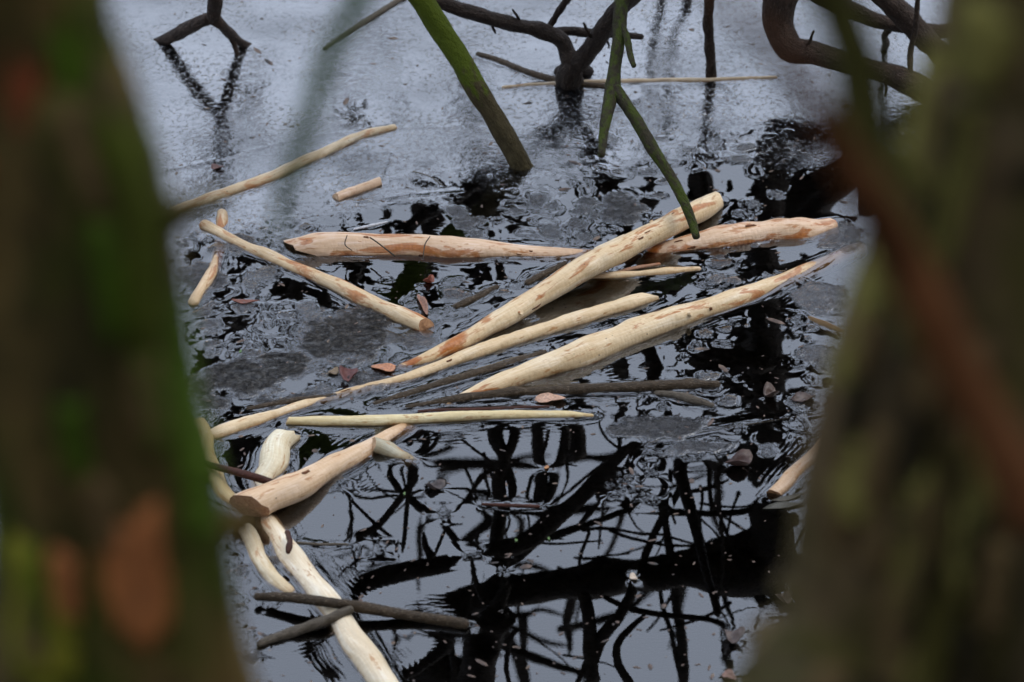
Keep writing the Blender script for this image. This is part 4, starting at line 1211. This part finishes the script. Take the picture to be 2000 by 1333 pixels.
def trunk_pts(pts):       # (centre px, py, width px, depth m) -> points, radii
    P = [deep(x, y, d) for x, y, w, d in pts]
    return P, [.5 * w * d / FPX for x, y, w, d in pts]

def shell(parent, name, ln, t0, t1, a0, a1, mat, lift=.0012, seed=3, grid=(15, 11), rise=1.045):
    """a patch of moss or bare wood that hugs a trunk, with an uneven outline and thickness"""
    g = np.random.default_rng(seed)
    nu, nv_ = grid
    V, F, rest = [], [], []
    for i in range(nu):
        for j in range(nv_):
            u, v = i / (nu - 1), j / (nv_ - 1)
            e = min(u, 1 - u, v, 1 - v)
            # square grid bent to a rounded, ragged blob
            x_, y_ = 2 * u - 1, 2 * v - 1
            k_ = max(abs(x_), abs(y_)) / (math.hypot(x_, y_) + 1e-9)
            k_ = .75 + .25 * k_
            an_ = math.atan2(y_, x_)
            k_ *= 1 + .09 * math.sin(3 * an_ + seed) + .08 * math.sin(5 * an_ + 2 * seed) + (g.normal() * .06 if e == 0 else 0)
            un, vn = .5 + .5 * x_ * k_, .5 + .5 * y_ * k_
            s = np.array([(t0 + (t1 - t0) * un) * ln.L])
            C, n, b, tg, r = [x[0] for x in ln.ev(s)]
            a = a0 + (a1 - a0) * vn
            rr = r * (rise if e > 0 else .99) + (lift + g.normal() * lift * .3) * (1 if e > .05 else 0)
            V.append(C + (n * math.cos(a) + b * math.sin(a)) * rr)
            rest.append((math.cos(a) * r, math.sin(a) * r, s[0]))
    for i in range(nu - 1):
        for j in range(nv_ - 1):
            k = i * nv_ + j
            F.append((k, k + 1, k + nv_ + 1, k + nv_))
    return make(name, V, F, mat, rest, parent)

for k, (o_, l_, n_) in enumerate(SHRED):
    shreds(o_, l_, n_, 70 + k)

def near_tree(name, label, pts, mat, seed, relief):
    P, rad = trunk_pts(pts)
    up = (P[0] - P[1]).normalized()
    dn = (P[-1] - P[-2]).normalized()
    top = [P[0] + up * 1.2 + Vector((0, 0, .3)), P[0] + up * 2.2 + Vector((0, -.1, 1.6))]
    k = 0
    low = []
    q = P[-1]
    while q.z > .55 and k < 12:
        q = q + dn * .2 + Vector((0, 0, -.1)); k += 1
        low.append(q.copy())
    low[-1].z = min(low[-1].z, .5)
    base = low[-1]
    allp = top[::-1] + P + low
    allr = [rad[0] * .55, rad[0] * .8] + rad + [rad[-1] * (1 + .04 * i) for i in range(1, len(low) + 1)]
    e = empty(name, base, label, 'tree')
    ln = Line(allp, allr)
    co, rest, qd, idx = tube(ln, seg=40, step=.012, seed=seed, amp=.035, a='flat', b='flat')
    # bark ridges
    th = np.arctan2(rest[:, 1], rest[:, 0])
    s = rest[:, 2]
    ridge = np.zeros(len(s))
    g = np.random.default_rng(seed)
    for k in range(8):
        m = int(g.integers(6, 15)); w = g.uniform(4, 26)
        ridge += np.sin(m * th + np.sin(w * s + g.uniform(0, 6)) * 1.2 + g.uniform(0, 6)) * np.cos(w * s * .7 + g.uniform(0, 6))
    C, _, _, _, _ = ln.ev(s)
    dv = co - C
    co = C + dv * (1 + relief * ridge)[:, None]
    F = [tuple(f) for f in qd] + [tuple(idx[-1]), tuple(idx[0][::-1])]
    make('trunk', co, F, mat, rest, e)
    for j, (dx, dz, sgn) in enumerate(((.5, .9, -1), (.6, .7, 1), (.35, 1.0, 1))):
        b0 = Vector(allp[1]) + Vector((0, 0, .1 * j))
        branch('limb', [b0, b0 + Vector((sgn * dx * .4, -.1, dz * .5)), b0 + Vector((sgn * dx, -.3, dz)), b0 + Vector((sgn * dx * 1.4, -.5, dz * 1.8))],
               [rad[0] * .4, rad[0] * .3, rad[0] * .2, .006], mat, e, seg=10, seed=seed + 7 + j)
    return e, ln

# which way round a trunk faces the camera, as its tube angle
def facing(ln, t):
    C, n, b, tg, r = [x[0] for x in ln.ev(np.array([t * ln.L]))]
    d = np.array(CAM) - C
    return math.atan2(d @ b, d @ n), r

LT = trunk_bark(1.0, (.150, .098, .030), (.046, .038, .012), (.066, .088, .008), .585)
RT = trunk_bark(9.0, (.150, .100, .045), (.042, .032, .015), (.120, .105, .022), .54)
lt, lln = near_tree('mossy_tree', 'out of focus mossy tree trunk with two rust patches, filling the left edge',
    [(-10, -60, 400, 1.12), (20, 100, 420, 1.14), (110, 350, 426, 1.16), (148, 700, 434, 1.20), (206, 1000, 456, 1.24), (236, 1333, 508, 1.28), (250, 1450, 526, 1.30)], LT, 5, .026)
rt, rln = near_tree('mossy_tree', 'out of focus thick brown tree trunk with olive moss, filling the right edge',
    [(2150, -60, 560, 1.12), (2120, 100, 580, 1.14), (2072, 350, 604, 1.17), (1975, 700, 690, 1.21), (1930, 1000, 704, 1.24), (1908, 1200, 726, 1.265), (1866, 1333, 806, 1.28), (1840, 1450, 860, 1.30)], RT, 8, .036)
RUST = bark('bare_rust_wood', (0.484, 0.171, 0.0513), (0.314, 0.114, 0.0399), (0.171, 0.080, 0.0342), 40, .62, .8, bump=.003)
YMOSS = bark('yellow_moss', (0.293, 0.265, 0.0234), (0.195, 0.187, 0.0195), (0.117, 0.117, 0.0156), 50, .62, .95, bump=.004)
GMOSS = bark('green_moss', (0.078, 0.135, 0.0090), (0.054, 0.090, 0.0090), (0.036, 0.054, 0.0060), 50, .62, .95, bump=.004)
EMOSS = bark('edge_moss', (.075, .095, .009), (.05, .058, .008), (.05, .042, .012), 26, .56, .95, bump=.004)
OMOSS = bark('olive_moss', (0.270, 0.234, 0.0612), (0.180, 0.162, 0.0432), (0.108, 0.094, 0.0288), 50, .62, .95, bump=.004)

DKB = bark('dark_bark_ridge', (.02, .016, .007), (.035, .026, .011), (.012, .01, .006), 40, .62, .9)
BRB = bark('brown_bark_ridge', (0.176, 0.115, 0.0473), (0.121, 0.081, 0.0324), (0.068, 0.054, 0.0243), 40, .62, .9)

def patch(parent, ln, name, label, px0, px1, py0, py1, mat, seed, lift=.002):
    """put a patch where it is seen on the trunk"""
    best0, best1, hw = None, None, []
    ss = np.linspace(0, 1, 500)
    C, n, b, tg, r = ln.ev(ss * ln.L)
    X_, Y_ = px_of(C[:, 0], C[:, 1], C[:, 2])
    ok = ((C - np.array(CAM)) @ np.array(FWD)) > .4
    t0 = ss[ok][np.argmin(abs(Y_[ok] - py0))]
    t1 = ss[ok][np.argmin(abs(Y_[ok] - py1))]
    tm = .5 * (t0 + t1)
    k = np.argmin(abs(ss - tm))
    fa_, rr = facing(ln, tm)
    dep = (C[k] - np.array(CAM)) @ np.array(FWD)
    half = rr * FPX / dep
    al = [math.asin(max(-.98, min(.98, (p - X_[k]) / half))) for p in (px0, px1)]
    # sign: does a growing tube angle move right in the picture?
    q = lambda a: (n[k] * math.cos(a) + b[k] * math.sin(a))[0]
    sg = 1 if q(fa_ + .3) > q(fa_ - .3) else -1
    o = shell(parent, name, ln, t0, t1, fa_ + sg * al[0], fa_ + sg * al[1], mat, lift, seed)
    if label:
        o['label'] = label
    return o

patch(lt, lln, 'bare_patch', 'rust brown patch of stripped bark, larger one', 182, 308, 895, 1135, RUST, 1)
patch(lt, lln, 'bare_patch', 'narrow rust patch at the trunk edge', 85, 140, 925, 1060, RUST, 2)
patch(lt, lln, 'bare_patch', 'reddish patch at the top', 25, 108, -20, 130, bark('dark_red_bark', (0.342, 0.085, 0.0285), (0.199, 0.057, 0.0228), (0.114, 0.046, 0.0228), 40, .62, .85), 3)
patch(lt, lln, 'moss_patch', 'yellow green moss strip', 25, 128, 960, 1200, YMOSS, 4)
patch(lt, lln, 'moss_patch', 'yellow green moss low down', 60, 150, 1230, 1400, YMOSS, 5)
patch(lt, lln, 'moss_patch', 'bright green moss along the edge', 330, 395, 890, 985, GMOSS, 6)
patch(lt, lln, 'moss_patch', 'green moss running down the upper edge', 140, 236, -60, 320, EMOSS, 16)
patch(lt, lln, 'moss_patch', 'green moss along the middle of the edge', 225, 322, 240, 640, EMOSS, 17)
patch(lt, lln, 'moss_patch', 'dark green moss low on the edge', 285, 372, 520, 930, GMOSS, 18)
patch(lt, lln, 'moss_patch', 'green moss on the upper edge', 120, 195, -40, 260, GMOSS, 7)
patch(lt, lln, 'moss_patch', 'green moss strip', 200, 290, 260, 480, GMOSS, 8)
patch(rt, rln, 'moss_patch', 'olive yellow moss ridge on the left edge', 1755, 1850, 280, 480, OMOSS, 11)
patch(rt, rln, 'moss_patch', 'olive moss lower on the left edge', 1720, 1800, 460, 560, OMOSS, 12)
patch(rt, rln, 'moss_patch', 'yellowish moss patch', 1760, 1825, 1040, 1180, OMOSS, 13)
patch(rt, rln, 'moss_patch', 'yellowish moss at the bottom', 1500, 1680, 1250, 1400, OMOSS, 14)
patch(rt, rln, 'moss_patch', 'moss at the top', 1900, 1990, -30, 90, OMOSS, 15)
gp = np.random.default_rng(4)
for k in range(30):
    x_, y_ = gp.uniform(1640, 1980), gp.uniform(250, 1290)
    x_ = max(x_, 1790 - .2 * y_ + 60)
    patch(rt, rln, 'bark_ridge' if k % 3 else 'moss_patch', None, x_ - gp.uniform(14, 34), x_ + gp.uniform(14, 34), y_ - gp.uniform(40, 110), y_ + gp.uniform(40, 110), (OMOSS, DKB, BRB)[k % 3], 20 + k, .003)
for k in range(9):
    x_, y_ = gp.uniform(40, 300), gp.uniform(150, 1250)
    patch(lt, lln, 'bark_ridge' if k % 2 else 'moss_patch', None, x_ - gp.uniform(12, 30), x_ + gp.uniform(12, 30), y_ - gp.uniform(40, 120), y_ + gp.uniform(40, 120), (GMOSS, BRB)[k % 2], 50 + k, .003)
# the broken stub on the left trunk
P, rad = trunk_pts([(270, 430, 90, 1.17), (330, 425, 80, 1.16), (375, 410, 56, 1.15), (410, 395, 36, 1.14), (436, 384, 18, 1.135)])
o = branch('branch_stub', P, rad, bark('stub_bark', (0.130, 0.110, 0.0400), (0.090, 0.072, 0.0260), (0.050, 0.040, 0.0160), 40, .6, .9), lt, seg=14, seed=61)
P, rad = trunk_pts([(420, 1010, 90, 1.25), (460, 1030, 70, 1.25), (485, 1050, 46, 1.25)])
branch('branch_stub', P, rad, LT, lt, seg=14, seed=62)
# shoots in front of the right trunk
P, rad = trunk_pts([(2040, 1040, 120, 1.06), (1990, 960, 110, 1.055), (1900, 780, 100, 1.05), (1820, 620, 96, 1.04), (1752, 490, 90, 1.03), (1688, 372, 84, 1.0), (1620, 250, 66, .97), (1545, 140, 46, .93), (1460, 40, 32, .88), (1370, -50, 24, .84)])
s1 = empty('red_shoot', P[0], 'blurred reddish brown shoot slanting across the front of the right trunk', 'shoot')
branch('shoot_stem', P, rad, bark('red_shoot_bark', (0.138, 0.051, 0.0165), (0.090, 0.036, 0.0120), (0.066, 0.036, 0.0150), 30, .6, .85), s1, seg=16, seed=63)
P, rad = trunk_pts([(1830, 700, 120, 1.12), (1790, 560, 116, 1.12), (1740, 430, 112, 1.12), (1704, 320, 104, 1.12), (1678, 200, 98, 1.11), (1650, 90, 92, 1.10), (1618, -20, 86, 1.09), (1560, -160, 80, 1.06)])
s2 = empty('olive_shoot', P[0], 'blurred dark olive shoot standing upright left of the right trunk', 'shoot')
branch('shoot_stem', P, rad, bark('olive_shoot_bark', (0.084, 0.078, 0.0180), (0.054, 0.051, 0.0120), (0.033, 0.030, 0.0090), 30, .6, .9), s2, seg=16, seed=64)
P, rad = trunk_pts([(1700, 255, 34, 1.11), (1735, 290, 48, 1.12), (1780, 330, 50, 1.13), (1830, 370, 40, 1.14)])
branch('side_shoot', P, rad, OMOSS, s2, seg=12, seed=65)
# a thin twig hanging close to the camera
P, rad = trunk_pts([(760, -120, 50, 1.12), (705, 0, 48, 1.13), (655, 90, 44, 1.14), (615, 190, 42, 1.15), (582, 290, 38, 1.16), (552, 380, 32, 1.17), (530, 480, 16, 1.18)])
t1 = empty('hanging_twig', P[0], 'thin grey green twig hanging blurred across the upper left', 'twig')
branch('twig_stem', P, rad, bark('lichen_twig_bark', (.08, .15, .05), (.06, .11, .035), (.10, .16, .07), 60, .6, .9), t1, seg=10, seed=66)
